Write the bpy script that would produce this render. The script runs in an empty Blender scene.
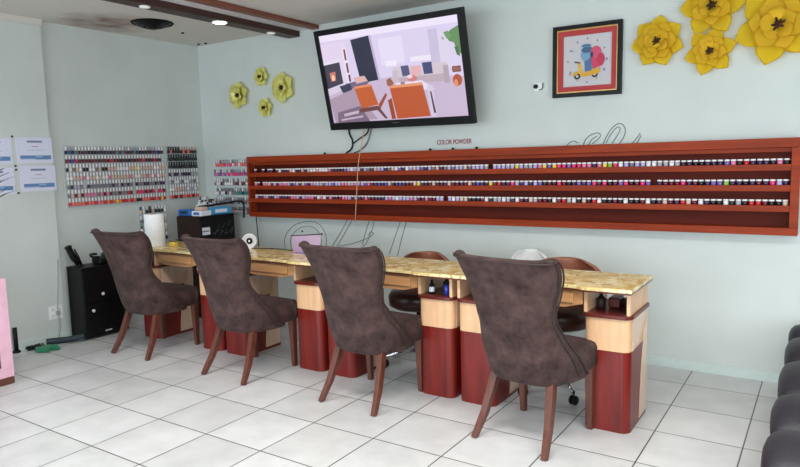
import bpy, bmesh, math, random
from mathutils import Vector, Matrix, Euler
random.seed(7)
C = bpy.context.scene.collection
PI = math.pi

# ---------------------------------------------------------------- materials
def lin(c):
    return tuple(((v/255)/12.92 if v/255 <= .04045 else ((v/255+.055)/1.055)**2.4) for v in c)
def new_mat(name):
    m = bpy.data.materials.new(name); m.use_nodes = True
    return m, m.node_tree.nodes, m.node_tree.links, m.node_tree.nodes['Principled BSDF']
def mat(name, col, rough=.5, metal=0, noise=.08, scale=12, bump=0, spec=.5, coat=0, stretch=None, trans=0, emit=0):
    m, N, L, b = new_mat(name)
    c = lin(col)
    b.inputs['Roughness'].default_value = rough; b.inputs['Metallic'].default_value = metal
    b.inputs['Specular IOR Level'].default_value = spec; b.inputs['Coat Weight'].default_value = coat
    b.inputs['Transmission Weight'].default_value = trans
    tc = N.new('ShaderNodeTexCoord'); mp = N.new('ShaderNodeMapping')
    L.new(tc.outputs['Object'], mp.inputs['Vector'])
    if stretch: mp.inputs['Scale'].default_value = stretch
    nz = N.new('ShaderNodeTexNoise'); nz.inputs['Scale'].default_value = scale; nz.inputs['Detail'].default_value = 4
    L.new(mp.outputs[0], nz.inputs['Vector'])
    r = N.new('ShaderNodeValToRGB')
    r.color_ramp.elements[0].position = .3; r.color_ramp.elements[1].position = .7
    r.color_ramp.elements[0].color = tuple(max(0, v*(1-noise)) for v in c)+(1,)
    r.color_ramp.elements[1].color = tuple(min(1, v*(1+noise)) for v in c)+(1,)
    L.new(nz.outputs['Fac'], r.inputs['Fac']); L.new(r.outputs[0], b.inputs['Base Color'])
    if bump:
        bp = N.new('ShaderNodeBump'); bp.inputs['Strength'].default_value = bump; bp.inputs['Distance'].default_value = .01
        L.new(nz.outputs['Fac'], bp.inputs['Height']); L.new(bp.outputs[0], b.inputs['Normal'])
    if emit:
        L.new(r.outputs[0], b.inputs['Emission Color']); b.inputs['Emission Strength'].default_value = emit
    return m

WALLC = (203, 209, 205)
M = {}
M['wall'] = mat('mint_wall_paint', WALLC, .6, noise=.03, scale=3, bump=.04)
M['white'] = mat('white_plastic', (232, 232, 230), .4)
M['gloss_white'] = mat('glossy_white_panel', (238, 235, 235), .25)
M['base'] = mat('painted_baseboard', (204, 218, 214), .45, noise=.04)
M['red_wood'] = mat('cherry_red_laminate', (110, 28, 22), .30, noise=.30, scale=4, stretch=(6, 6, .6), spec=.4)
M['blond'] = mat('blond_wood_laminate', (216, 172, 132), .35, noise=.12, scale=5, stretch=(6, 6, .7))
M['edge'] = mat('dark_red_edge_band', (92, 28, 22), .3)
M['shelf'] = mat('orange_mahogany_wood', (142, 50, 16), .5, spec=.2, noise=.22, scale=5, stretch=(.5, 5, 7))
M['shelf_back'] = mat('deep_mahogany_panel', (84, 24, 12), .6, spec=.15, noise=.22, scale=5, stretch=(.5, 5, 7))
M['beam'] = mat('brown_ceiling_board', (56, 28, 18), .5, noise=.2, scale=6, stretch=(6, .6, 6))
M['beam2'] = mat('reddish_ceiling_board', (118, 66, 46), .5, noise=.2, scale=6, stretch=(6, .6, 6))
M['leg'] = mat('walnut_stained_leg', (92, 50, 38), .32, noise=.25, scale=6, stretch=(8, 8, 1.2), coat=.2)
M['piping'] = mat('dark_brown_piping', (50, 34, 32), .6)
M['black'] = mat('black_plastic', (13, 12, 14), .42, spec=.25)
M['matte_black'] = mat('matte_black', (9, 9, 10), .7, spec=.2)
M['darkbrown'] = mat('dark_brown_board', (44, 26, 22), .5, spec=.3)
M['black_leather'] = mat('black_vinyl', (34, 31, 40), .5, noise=.15, scale=60, bump=.15)
M['brown_leather'] = mat('tan_brown_vinyl', (140, 84, 62), .38, noise=.1, scale=20)
M['dark_seat'] = mat('dark_brown_vinyl', (64, 34, 28), .35, noise=.1)
M['chrome'] = mat('chrome_metal', (210, 210, 214), .18, 1)
M['grey_metal'] = mat('grey_metal', (120, 122, 126), .35, .9)
M['gold'] = mat('gold_frame_fillet', (200, 160, 96), .35, .6)
M['mat_red'] = mat('red_picture_mat', (176, 56, 58), .7)
M['paper'] = mat('white_paper', (232, 232, 240), .8, noise=.02)
M['towel'] = mat('paper_towel', (244, 244, 244), .9, noise=.03, bump=.1, scale=50)
M['pink_paint'] = mat('pale_pink_laminate', (226, 178, 196), .35)
M['green'] = mat('green_plastic', (28, 120, 84), .4)
M['leaf'] = mat('dark_green_leaf', (52, 78, 44), .45, noise=.3)
M['cable'] = mat('dark_teal_cable', (30, 46, 56), .5)
M['tan_cord'] = mat('tan_cord', (206, 150, 116), .6)
M['grey_cord'] = mat('grey_cord', (150, 160, 156), .6)
M['stroke'] = mat('grey_wall_outline', (118, 130, 128), .6)
M['letters'] = mat('red_letters', (150, 40, 60), .6)
M['blue_pack'] = mat('blue_packaging', (36, 110, 190), .35)
M['sky_pack'] = mat('light_blue_packaging', (60, 160, 216), .35)
M['yellow'] = mat('yellow_jar', (220, 190, 70), .35)
M['terracotta'] = mat('white_planter', (220, 215, 208), .5)
M['glass_dark'] = mat('smoked_glass', (60, 50, 62), .1)
def leafy(name, c1, c2):
    return mat(name, c1, .65, noise=.12, scale=18)
M['petal'] = mat('yellow_card_petal', (255, 216, 40), .75, noise=.05)
M['petal2'] = mat('yellow_card_petal_inner', (253, 208, 44), .75, noise=.05)
M['petal_l'] = mat('lemon_card_petal', (255, 246, 150), .75, noise=.08)
M['petal_c'] = mat('brown_flower_centre', (104, 52, 20), .8, noise=.3)
M['pollen'] = mat('dark_flower_eye', (44, 24, 12), .8)

# suede fabric of the chairs; lighter mottling also paints leather sheen into the colour
m, N, L, b = new_mat('distressed_suede_painted_sheen')
b.inputs['Roughness'].default_value = .8; b.inputs['Specular IOR Level'].default_value = .2; b.inputs['Sheen Weight'].default_value = .04; b.inputs['Sheen Roughness'].default_value = .5
tc = N.new('ShaderNodeTexCoord')
n1 = N.new('ShaderNodeTexNoise'); n1.inputs['Scale'].default_value = 9; n1.inputs['Detail'].default_value = 6; n1.inputs['Roughness'].default_value = .65
n2 = N.new('ShaderNodeTexNoise'); n2.inputs['Scale'].default_value = 160; n2.inputs['Detail'].default_value = 2
L.new(tc.outputs['Object'], n1.inputs['Vector']); L.new(tc.outputs['Object'], n2.inputs['Vector'])
r = N.new('ShaderNodeValToRGB'); r.color_ramp.elements[0].position = .32; r.color_ramp.elements[1].position = .72
r.color_ramp.elements[0].color = lin((40, 28, 27))+(1,); r.color_ramp.elements[1].color = lin((90, 68, 64))+(1,)
L.new(n1.outputs['Fac'], r.inputs['Fac']); L.new(r.outputs[0], b.inputs['Base Color'])
bp = N.new('ShaderNodeBump'); bp.inputs['Strength'].default_value = .25; bp.inputs['Distance'].default_value = .004
L.new(n2.outputs['Fac'], bp.inputs['Height']); L.new(bp.outputs[0], b.inputs['Normal'])
M['suede'] = m

# floor tiles
m, N, L, b = new_mat('cream_floor_tiles')
tc = N.new('ShaderNodeTexCoord'); sep = N.new('ShaderNodeSeparateXYZ'); L.new(tc.outputs['Object'], sep.inputs[0])
def math_node(op, a, b_=None):
    n = N.new('ShaderNodeMath'); n.operation = op
    for i, v in enumerate((a, b_)):
        if v is None: continue
        if isinstance(v, (int, float)): n.inputs[i].default_value = v
        else: L.new(v, n.inputs[i])
    return n.outputs[0]
PX, PY, TP = -.298, 2.595, .4065
masks, cells = [], []
for ax, off in (('X', PX), ('Y', PY)):
    q = math_node('DIVIDE', math_node('SUBTRACT', sep.outputs[ax], off), TP)
    cells.append(math_node('FLOOR', q))
    fr = math_node('FRACT', q)
    d = math_node('MINIMUM', fr, math_node('SUBTRACT', 1.0, fr))
    masks.append(math_node('MULTIPLY', d, TP))
dmin = math_node('MINIMUM', masks[0], masks[1])
mr = N.new('ShaderNodeMapRange'); mr.inputs['From Min'].default_value = .0022; mr.inputs['From Max'].default_value = .0042
L.new(dmin, mr.inputs['Value'])
cmb = N.new('ShaderNodeCombineXYZ'); L.new(cells[0], cmb.inputs[0]); L.new(cells[1], cmb.inputs[1])
wn = N.new('ShaderNodeTexWhiteNoise'); L.new(cmb.outputs[0], wn.inputs['Vector'])
nz = N.new('ShaderNodeTexNoise'); nz.inputs['Scale'].default_value = 5; nz.inputs['Detail'].default_value = 7; nz.inputs['Roughness'].default_value = .6
L.new(tc.outputs['Object'], nz.inputs['Vector'])
sm = math_node('ADD', math_node('MULTIPLY', wn.outputs['Value'], .25), math_node('MULTIPLY', nz.outputs['Fac'], .8))
r = N.new('ShaderNodeValToRGB'); r.color_ramp.elements[0].position = .25; r.color_ramp.elements[1].position = .8
r.color_ramp.elements[0].color = lin((186, 186, 186))+(1,); r.color_ramp.elements[1].color = lin((216, 216, 217))+(1,)
L.new(sm, r.inputs['Fac'])
mx = N.new('ShaderNodeMix'); mx.data_type = 'RGBA'
L.new(mr.outputs[0], mx.inputs['Factor']); mx.inputs['A'].default_value = lin((64, 62, 60))+(1,); L.new(r.outputs[0], mx.inputs['B'])
L.new(mx.outputs['Result'], b.inputs['Base Color'])
b.inputs['Roughness'].default_value = .32
bp = N.new('ShaderNodeBump'); bp.inputs['Strength'].default_value = .3; bp.inputs['Distance'].default_value = .002
L.new(mr.outputs[0], bp.inputs['Height']); L.new(bp.outputs[0], b.inputs['Normal'])
M['floor'] = m

# ceiling with brown water stains of their own shape
m, N, L, b = new_mat('ceiling_paint')
b.inputs['Roughness'].default_value = .85
tc = N.new('ShaderNodeTexCoord')
vd = N.new('ShaderNodeVectorMath'); vd.operation = 'DISTANCE'; L.new(tc.outputs['Object'], vd.inputs[0]); vd.inputs[1].default_value = (-5.1, 3.32, 2.64)
nz = N.new('ShaderNodeTexNoise'); nz.inputs['Scale'].default_value = 6; nz.inputs['Detail'].default_value = 5
L.new(tc.outputs['Object'], nz.inputs['Vector'])
mr = N.new('ShaderNodeMapRange'); mr.inputs['From Min'].default_value = .1; mr.inputs['From Max'].default_value = .55; mr.inputs['To Min'].default_value = 1; mr.inputs['To Max'].default_value = 0
L.new(vd.outputs['Value'], mr.inputs['Value'])
mu = math_node('MULTIPLY', mr.outputs[0], nz.outputs['Fac'])
r = N.new('ShaderNodeValToRGB'); r.color_ramp.elements[0].position = .1; r.color_ramp.elements[1].position = .6
r.color_ramp.elements[0].color = lin((212, 206, 198))+(1,); r.color_ramp.elements[1].color = lin((136, 112, 100))+(1,)
L.new(mu, r.inputs['Fac']); L.new(r.outputs[0], b.inputs['Base Color'])
M['ceiling'] = m

# onyx table top
m, N, L, b = new_mat('yellow_onyx_stone')
b.inputs['Roughness'].default_value = .22; b.inputs['Coat Weight'].default_value = .2
tc = N.new('ShaderNodeTexCoord')
vo = N.new('ShaderNodeTexVoronoi'); vo.inputs['Scale'].default_value = 24
nz = N.new('ShaderNodeTexNoise'); nz.inputs['Scale'].default_value = 22; nz.inputs['Detail'].default_value = 5
L.new(tc.outputs['Object'], nz.inputs['Vector'])
mv = N.new('ShaderNodeMix'); mv.data_type = 'VECTOR'; mv.inputs['Factor'].default_value = .12
L.new(tc.outputs['Object'], mv.inputs['A']); L.new(nz.outputs['Color'], mv.inputs['B']); L.new(mv.outputs['Result'], vo.inputs['Vector'])
sc_ = N.new('ShaderNodeSeparateColor'); L.new(vo.outputs['Color'], sc_.inputs[0])
ad = math_node('ADD', math_node('MULTIPLY', sc_.outputs[0], .6), math_node('MULTIPLY', nz.outputs['Fac'], .5))
r = N.new('ShaderNodeValToRGB'); cr = r.color_ramp
cr.elements[0].position = .2; cr.elements[0].color = lin((180, 146, 88))+(1,)
cr.elements[1].position = .9; cr.elements[1].color = lin((248, 240, 214))+(1,)
e = cr.elements.new(.45); e.color = lin((218, 188, 120))+(1,)
e = cr.elements.new(.7); e.color = lin((234, 214, 156))+(1,)
L.new(ad, r.inputs['Fac']); L.new(r.outputs[0], b.inputs['Base Color'])
M['onyx'] = m

# clear acrylic
m, N, L, b = new_mat('clear_acrylic')
b.inputs['Base Color'].default_value = (.9, .95, .95, 1); b.inputs['Roughness'].default_value = .15
b.inputs['Alpha'].default_value = .35
M['acrylic'] = m
m, N, L, b = new_mat('pink_acrylic')
b.inputs['Base Color'].default_value = lin((214, 180, 214))+(1,); b.inputs['Roughness'].default_value = .15
b.inputs['Alpha'].default_value = .55
M['pink_acrylic'] = m
m, N, L, b = new_mat('lamp_diffuser')
b.inputs['Emission Color'].default_value = (1, .97, .92, 1); b.inputs['Emission Strength'].default_value = 14
M['lamp'] = m
m, N, L, b = new_mat('dim_lamp_diffuser')
b.inputs['Emission Color'].default_value = (1, .9, .8, 1); b.inputs['Emission Strength'].default_value = .35
M['lamp_dim'] = m
# printed / displayed images: colours stored per face
def attr_mat(name, emission):
    m, N, L, b = new_mat(name)
    a = N.new('ShaderNodeAttribute'); a.attribute_name = 'Col'
    if emission:
        b.inputs['Base Color'].default_value = (.01, .01, .01, 1)
        L.new(a.outputs['Color'], b.inputs['Emission Color']); b.inputs['Emission Strength'].default_value = emission
        b.inputs['Roughness'].default_value = .25
    else:
        L.new(a.outputs['Color'], b.inputs['Base Color']); b.inputs['Roughness'].default_value = .8
    return m
M['screen'] = attr_mat('television_picture', 1.0)
M['print'] = attr_mat('printed_paper', 0)

# ---------------------------------------------------------------- mesh helpers
def bx(bm, x0, x1, y0, y1, z0, z1, mi=0, bevel=0, seg=2):
    t = bmesh.new(); bmesh.ops.create_cube(t, size=1)
    for v in t.verts:
        v.co = Vector(((x0+x1)/2+v.co.x*(x1-x0), (y0+y1)/2+v.co.y*(y1-y0), (z0+z1)/2+v.co.z*(z1-z0)))
    if bevel: bmesh.ops.bevel(t, geom=t.edges[:], offset=bevel, segments=seg, profile=.5, affect='EDGES')
    merge(bm, t, mi)
def merge(bm, t, mi=0, mx=None):
    vm = {}
    for v in t.verts: vm[v] = bm.verts.new(mx @ v.co if mx else v.co)
    for f in t.faces:
        try:
            nf = bm.faces.new([vm[v] for v in f.verts]); nf.material_index = mi; nf.smooth = f.smooth
        except ValueError: pass
    t.free()
def lathe(bm, prof, seg=16, mi=0, mx=None, caps=True):
    rings = []
    for rr, z in prof:
        rings.append([bm.verts.new((mx @ Vector((rr*math.cos(2*PI*k/seg), rr*math.sin(2*PI*k/seg), z))) if mx else (rr*math.cos(2*PI*k/seg), rr*math.sin(2*PI*k/seg), z)) for k in range(seg)])
    for a, b2 in zip(rings, rings[1:]):
        for k in range(seg):
            f = bm.faces.new((a[k], a[(k+1) % seg], b2[(k+1) % seg], b2[k])); f.material_index = mi; f.smooth = True
    if caps:
        f = bm.faces.new(rings[0][::-1]); f.material_index = mi
        f = bm.faces.new(rings[-1]); f.material_index = mi
def tube(bm, pts, rad, seg=8, mi=0, smooth=True):
    pts = [Vector(p) for p in pts]
    if not isinstance(rad, (list, tuple)): rad = [rad]*len(pts)
    rings = []; up = None
    for i, p in enumerate(pts):
        d = (pts[min(i+1, len(pts)-1)]-pts[max(i-1, 0)]).normalized()
        if up is None:
            up = Vector((0, 0, 1)) if abs(d.z) < .9 else Vector((0, 1, 0))
        s = d.cross(up).normalized(); u = s.cross(d).normalized(); up = u
        rings.append([bm.verts.new(p+rad[i]*(math.cos(2*PI*k/seg+PI/seg)*s+math.sin(2*PI*k/seg+PI/seg)*u)) for k in range(seg)])
    for a, b2 in zip(rings, rings[1:]):
        for k in range(seg):
            f = bm.faces.new((a[k], a[(k+1) % seg], b2[(k+1) % seg], b2[k])); f.material_index = mi; f.smooth = smooth
    f = bm.faces.new(rings[0][::-1]); f.material_index = mi
    f = bm.faces.new(rings[-1]); f.material_index = mi
def spline(pts, n=6):
    pts = [Vector(p) for p in pts]; out = []
    P = [pts[0]*2-pts[1]]+pts+[pts[-1]*2-pts[-2]]
    for i in range(1, len(P)-2):
        for k in range(n):
            t = k/n
            out.append(.5*((2*P[i])+(-P[i-1]+P[i+1])*t+(2*P[i-1]-5*P[i]+4*P[i+1]-P[i+2])*t*t+(-P[i-1]+3*P[i]-3*P[i+1]+P[i+2])*t**3))
    out.append(pts[-1]); return out
def prism(bm, outline, a0, a1, axis='z', mi=0, bevel=0):
    """outline: 2D polygon, extruded along axis"""
    t = bmesh.new()
    def P(u, v, w):
        return {'z': (u, v, w), 'y': (u, w, v), 'x': (w, u, v)}[axis]
    lo = [t.verts.new(P(u, v, a0)) for u, v in outline]; hi = [t.verts.new(P(u, v, a1)) for u, v in outline]
    n = len(outline)
    t.faces.new(lo[::-1]); t.faces.new(hi)
    for i in range(n): t.faces.new((lo[i], lo[(i+1) % n], hi[(i+1) % n], hi[i]))
    bmesh.ops.recalc_face_normals(t, faces=t.faces[:])
    if bevel: bmesh.ops.bevel(t, geom=t.edges[:], offset=bevel, segments=2, profile=.5, affect='EDGES')
    merge(bm, t, mi)
def rrect(x0, x1, y0, y1, rf, rb=0, n=5):
    """rounded rectangle outline; rf radius of the two y0 corners, rb of the y1 corners"""
    out = []
    for cx, cy, rr, a0 in ((x0+rf, y0+rf, rf, PI), (x1-rf, y0+rf, rf, 1.5*PI), (x1-rb, y1-rb, rb, 0), (x0+rb, y1-rb, rb, .5*PI)):
        if rr == 0: out.append((cx, cy)); continue
        for k in range(n+1):
            a = a0+k/n*PI/2; out.append((cx+rr*math.cos(a), cy+rr*math.sin(a)))
    return out
def obj(name, bm, mats, parent=None, sub=0, label=None):
    me = bpy.data.meshes.new(name)
    bmesh.ops.recalc_face_normals(bm, faces=bm.faces[:])
    bm.to_mesh(me); bm.free()
    if not isinstance(mats, (list, tuple)): mats = [mats]
    for mm in mats: me.materials.append(M[mm] if isinstance(mm, str) else mm)
    o = bpy.data.objects.new(name, me); C.objects.link(o)
    if parent is not None: o.parent = parent
    if sub:
        s = o.modifiers.new('subdivision', 'SUBSURF'); s.levels = sub; s.render_levels = sub
        for p in me.polygons: p.use_smooth = True
    if label: o['label'] = label
    return o
def tag(o, label, cat, group=None):
    o['label'] = label; o['category'] = cat
    if group: o['group'] = group
    return o
def thing(name, label, cat, loc=(0, 0, 0), rz=0, group=None):
    o = bpy.data.objects.new(name, None); C.objects.link(o); o.empty_display_size = .1
    o.location = loc; o.rotation_euler = (0, 0, rz)
    return tag(o, label, cat, group)
def struct(name, bm, mats):
    o = obj(name, bm, mats); o['kind'] = 'structure'; return o
def copy_tree(o, parent=None):
    c = o.copy(); C.objects.link(c)
    if parent is not None: c.parent = parent
    for ch in [x for x in ALL_CHILDREN(o)]: copy_tree(ch, c)
    return c
def ALL_CHILDREN(o): return [x for x in C.objects if x.parent is o]
def B(): return bmesh.new()

# ---------------------------------------------------------------- the room
XL, XF, YB, H = -5.42, -5.37, 4.52, 2.64
XR, Y0 = 2.6, -3.2
bm = B(); bx(bm, XL-.15, XR+.15, Y0-.15, YB+.15, -.1, 0); struct('floor', bm, 'floor')
bm = B(); bx(bm, XL-.15, XR+.15, Y0-.15, YB+.15, H, H+.1); struct('ceiling', bm, 'ceiling')
bm = B(); bx(bm, XL-.15, XR+.15, YB, YB+.15, 0, H); struct('wall_back', bm, 'wall')
bm = B(); bx(bm, XL-.15, XL, 2.905, YB, 0, H); bx(bm, XL-.15, XF, Y0, 2.905, 0, H); struct('wall_left', bm, 'wall')
bm = B(); bx(bm, XR, XR+.15, Y0, -.8, 0, H); bx(bm, XR, XR+.15, 2.4, YB, 0, H); bx(bm, XR, XR+.15, -.8, 2.4, 0, .4); bx(bm, XR, XR+.15, -.8, 2.4, 2.2, H); struct('wall_right', bm, 'wall')
bm = B()
for a in ((-.8, -.75, .4, 2.2), (2.35, 2.4, .4, 2.2), (-.75, 2.35, .4, .45), (-.75, 2.35, 2.15, 2.2)): bx(bm, XR+.05, XR+.1, *a)
struct('window_5', bm, 'black')
# shop front behind the camera: low sill, header, mullions and glass
bm = B(); bx(bm, XL-.15, XR+.15, Y0-.15, Y0, 0, .35); bx(bm, XL-.15, XR+.15, Y0-.15, Y0, 2.3, H)
for x in (XL-.15, -3.4, -1.4, .6, XR-.05): bx(bm, x, x+.2, Y0-.15, Y0, .35, 2.3)
struct('wall_front', bm, 'wall')
for i, x in enumerate((XL+.05, -3.2, -1.2, .8)):
    x1 = (-3.4, -1.4, .6, XR-.05)[i]
    bm = B()
    for a in ((x, x+.04, .35, 2.3), (x1-.04, x1, .35, 2.3), (x+.04, x1-.04, .35, .39), (x+.04, x1-.04, 2.26, 2.3)): bx(bm, a[0], a[1], Y0-.1, Y0-.05, a[2], a[3])
    struct('window_%d' % (i+1), bm, 'black')
bm = B(); bx(bm, XL, XR, YB-.012, YB, 0, .064, bevel=.002); struct('baseboard_back', bm, 'base')
bm = B(); bx(bm, XL, XL+.012, 2.905, YB-.012, 0, .064); bx(bm, XF, XF+.012, Y0, 2.917, 0, .064); struct('baseboard_left', bm, 'base')
# painted cornice strip where the thick part of the left wall meets the ceiling
bm = B(); bx(bm, XF, XF+.012, Y0, 2.917, H-.05, H); struct('trim_1', bm, 'ceiling')

# ceiling tray: two brown boards with downlights, pale panel between
def board(name, label, x0, x1, m_, zb):
    bm = B(); bx(bm, x0, x1, .3, YB-.002, zb, H-.002, bevel=.003)
    t = tag(obj(name, bm, m_), label, 'ceiling board'); return t
board('ceiling_board', 'dark brown ceiling board with round downlights in it, left of the pair', -4.165, -4.03, 'beam', 2.565)
board('ceiling_board', 'reddish brown ceiling board without lamps, nearer the television', -3.88, -3.80, 'beam2', 2.605)
bm = B(); bx(bm, -4.03, -3.88, .3, YB-.002, H-.025, H-.002)
tag(obj('ceiling_panel', bm, 'gloss_white'), 'pale ceiling panel between the two brown ceiling boards', 'ceiling panel')
for y, lm, lb in ((2.97, 'lamp_dim', 'dim downlight in the dark board near the top edge of the photo'), (3.65, 'lamp', 'brightly lit round downlight in the dark brown ceiling board'), (4.22, 'lamp_dim', 'dim downlight in the dark board closest to the back wall'), (2.4, 'lamp_dim', None), (1.6, 'lamp_dim', None)):
    if lb is None: continue
    t = thing('downlight', lb, 'ceiling light', (-4.095, y, 2.565), group='downlights in the brown board')
    R_ = .062 if lm == 'lamp' else .038
    bm = B(); lathe(bm, [(R_*.8, .0), (R_*.8, -.004), (R_, -.008), (R_*1.02, -.003), (R_*1.02, 0)], 24, caps=False); obj('trim_ring', bm, 'white', t)
    bm = B(); lathe(bm, [(R_*.8, -.001), (R_*.8, -.006)], 24); obj('diffuser', bm, lm, t)
# round black vent
t = thing('ceiling_vent', 'round black louvred vent on the stained ceiling', 'vent', (-4.80, 3.545, H))
bm = B(); lathe(bm, [(.03, -.004), (.16, -.004), (.165, -.012), (.172, -.002), (.16, -.0005), (.03, -.0005)], 32, caps=False); obj('rim', bm, 'matte_black', t)
bm = B()
for rr, zz in ((.05, -.05), (.09, -.042), (.118, -.034), (.142, -.024)):
    lathe(bm, [(rr-.016, zz), (rr+.012, zz+.018), (rr+.014, zz+.02), (rr-.014, zz+.004)], 32, caps=False)
lathe(bm, [(.0295, -.056), (.03, -.05), (.03, -.001)], 20)
obj('louvre_rings', bm, 'black', t)
for x, y in ((-4.95, 3.97), (-5.28, 4.42), (-5.20, 4.44)):
    bm = B(); lathe(bm, [(.012, -.01), (.014, -.001)], 10, mx=Matrix.Translation((x, y, H))); tag(obj('ceiling_hook', bm, 'matte_black'), 'tiny dark hook on the ceiling near the round vent', 'hook', 'dark hooks on the ceiling')

# ---------------------------------------------------------------- nail tables
def swoosh_outline(y0, y1):
    pts = []
    n = 12
    for k in range(n+1):        # upper curve, front to back
        s = k/n; pts.append((y0+(y1-y0)*s, .43+.16*s**1.8))
    for k in range(n+1):        # lower curve, back down to the floor at mid depth
        s = 1-k/n; pts.append((y0+(y1-y0)*(.50+.5*s**1.3), .02+.54*(1-(1-s)**1.9)))
    pts.append((y0, .02)); return pts
def pedestal(root, xc, label=None):
    w = .118
    p = None
    bm = B(); prism(bm, rrect(xc-w, xc+w, 0, .37, .045), .0, .43, bevel=0)
    p = obj('pedestal', bm, 'red_wood', root, label='cherry red lower pedestal')
    bm = B(); prism(bm, rrect(xc-w-.0004, xc+w+.0004, -.001, .3705, .045), .43, .600); obj('upper_panel', bm, 'blond', p, label='blond wood upper front')
    for s in (-1, 1):           # blond side skins with the red swoosh showing between
        xs = xc+s*(w+.0012); a, b2 = sorted((xs, xs+s*.002))
        up = swoosh_outline(.048, .365)[:13]
        bm = B(); prism(bm, [(.048, .598)]+up+[(.365, .598)], a, b2, 'x')
        lo = swoosh_outline(.048, .365)[13:26]
        prism(bm, [(y, z) for y, z in lo]+[(.365, .02)], a, b2, 'x')
        obj('side_inlay', bm, 'side_blond', p)
    bm = B(); prism(bm, rrect(xc-w-.012, xc+w+.012, -.014, .375, .05), .601, .622, bevel=.004); obj('niche_shelf', bm, 'edge', p)
    for s in (-1, 1):
        bm = B(); bx(bm, xc+s*(w-.009)-.009, xc+s*(w-.009)+.009, .005, .37, .6225, .738); obj('niche_side', bm, 'blond', p)
M['side_blond'] = mat('pinkish_glossy_side', (224, 188, 160), .22, noise=.08, scale=5, stretch=(6, 6, .7), coat=.4)
TW = 1.02
def make_table():
    t = thing('manicure_table', '', 'table')
    for xc in (-TW/2+.135, TW/2-.135): pedestal(t, xc)
    # scalloped stone top
    def top(d):
        o = []
        xs = [(-TW/2+d, -.045+d), (-TW/2+.255, -.05+d), (-TW/2+.285, -.028+d)]
        for k in range(1, 8):
            s = k/8; xs.append((-TW/2+.285+s*(TW-.57), -.028+d+.012*math.sin(PI*s)))
        xs += [(TW/2-.285, -.028+d), (TW/2-.255, -.05+d), (TW/2-d, -.045+d), (TW/2-d, .43-d), (-TW/2+d, .43-d)]
        return xs
    bm = B(); prism(bm, top(.001), .746, .765, bevel=.003); obj('stone_top', bm, 'onyx', t)
    bm = B(); prism(bm, top(.004), .738, .7455); obj('edge_band', bm, 'edge', t)
    bm = B(); prism(bm, [(-TW/2+.262, .737), (-TW/2+.262, .66), (-.15, .635), (.15, .635), (TW/2-.262, .66), (TW/2-.262, .737)], .012, .03, 'y'); 
    a = obj('apron', bm, 'apron', t)
    bm = B(); bx(bm, -.2, .2, .0, .012, .662, .725, bevel=.003); obj('drawer_front', bm, 'apron', a)
    return t
M['apron'] = mat('honey_wood_apron', (190, 138, 92), .35, noise=.15, scale=5, stretch=(.6, 6, 6))
TY = 3.285
TX = [-1.30, -2.3205, -3.341, -4.3615]
tl = ['nail table nearest the right end with pinkish side panel facing the sofa', 'second nail table from the right, behind the third brown chair, bottles in its niche', 'nail table behind the second brown chair from the left', 'leftmost nail table, carrying the paper towel roll']
tab0 = make_table()
for i, x in enumerate(TX):
    t = tab0 if i == 0 else copy_tree(tab0)
    t.location = (x, TY, 0); tag(t, tl[i], 'table', 'manicure tables in a row')

# ---------------------------------------------------------------- dining chairs
def interp(tab, z):
    for (a, va), (b2, vb) in zip(tab, tab[1:]):
        if z <= b2:
            s = (z-a)/(b2-a); s = s*s*(3-2*s)*.5+s*.5; return va+(vb-va)*s
    return tab[-1][1]
DW = [(.31, .245), (.48, .250), (.60, .222), (.68, .216), (.80, .252), (.90, .282), (.975, .288)]
DD = [(.31, .34), (.38, .32), (.46, .25), (.54, .18), (.64, .125), (.72, .12), (.84, .15), (.92, .145), (.975, .105)]
DY = [(.31, -.19), (.40, -.225), (.55, -.25), (.75, -.295), (.975, -.375)]
def shell_pt(z, s, inset=0):
    w, d, y = interp(DW, z), interp(DD, z), interp(DY, z)
    ph = s*PI/2
    c = 1-abs(math.cos(ph))**.75 if abs(s) < 1 else 1
    sx = (1 if s > 0 else -1)*abs(math.sin(ph))**.72
    x = (w-inset)*sx; yy = y+inset*(1-c)+d*c
    return Vector((x, yy, z))
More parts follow.
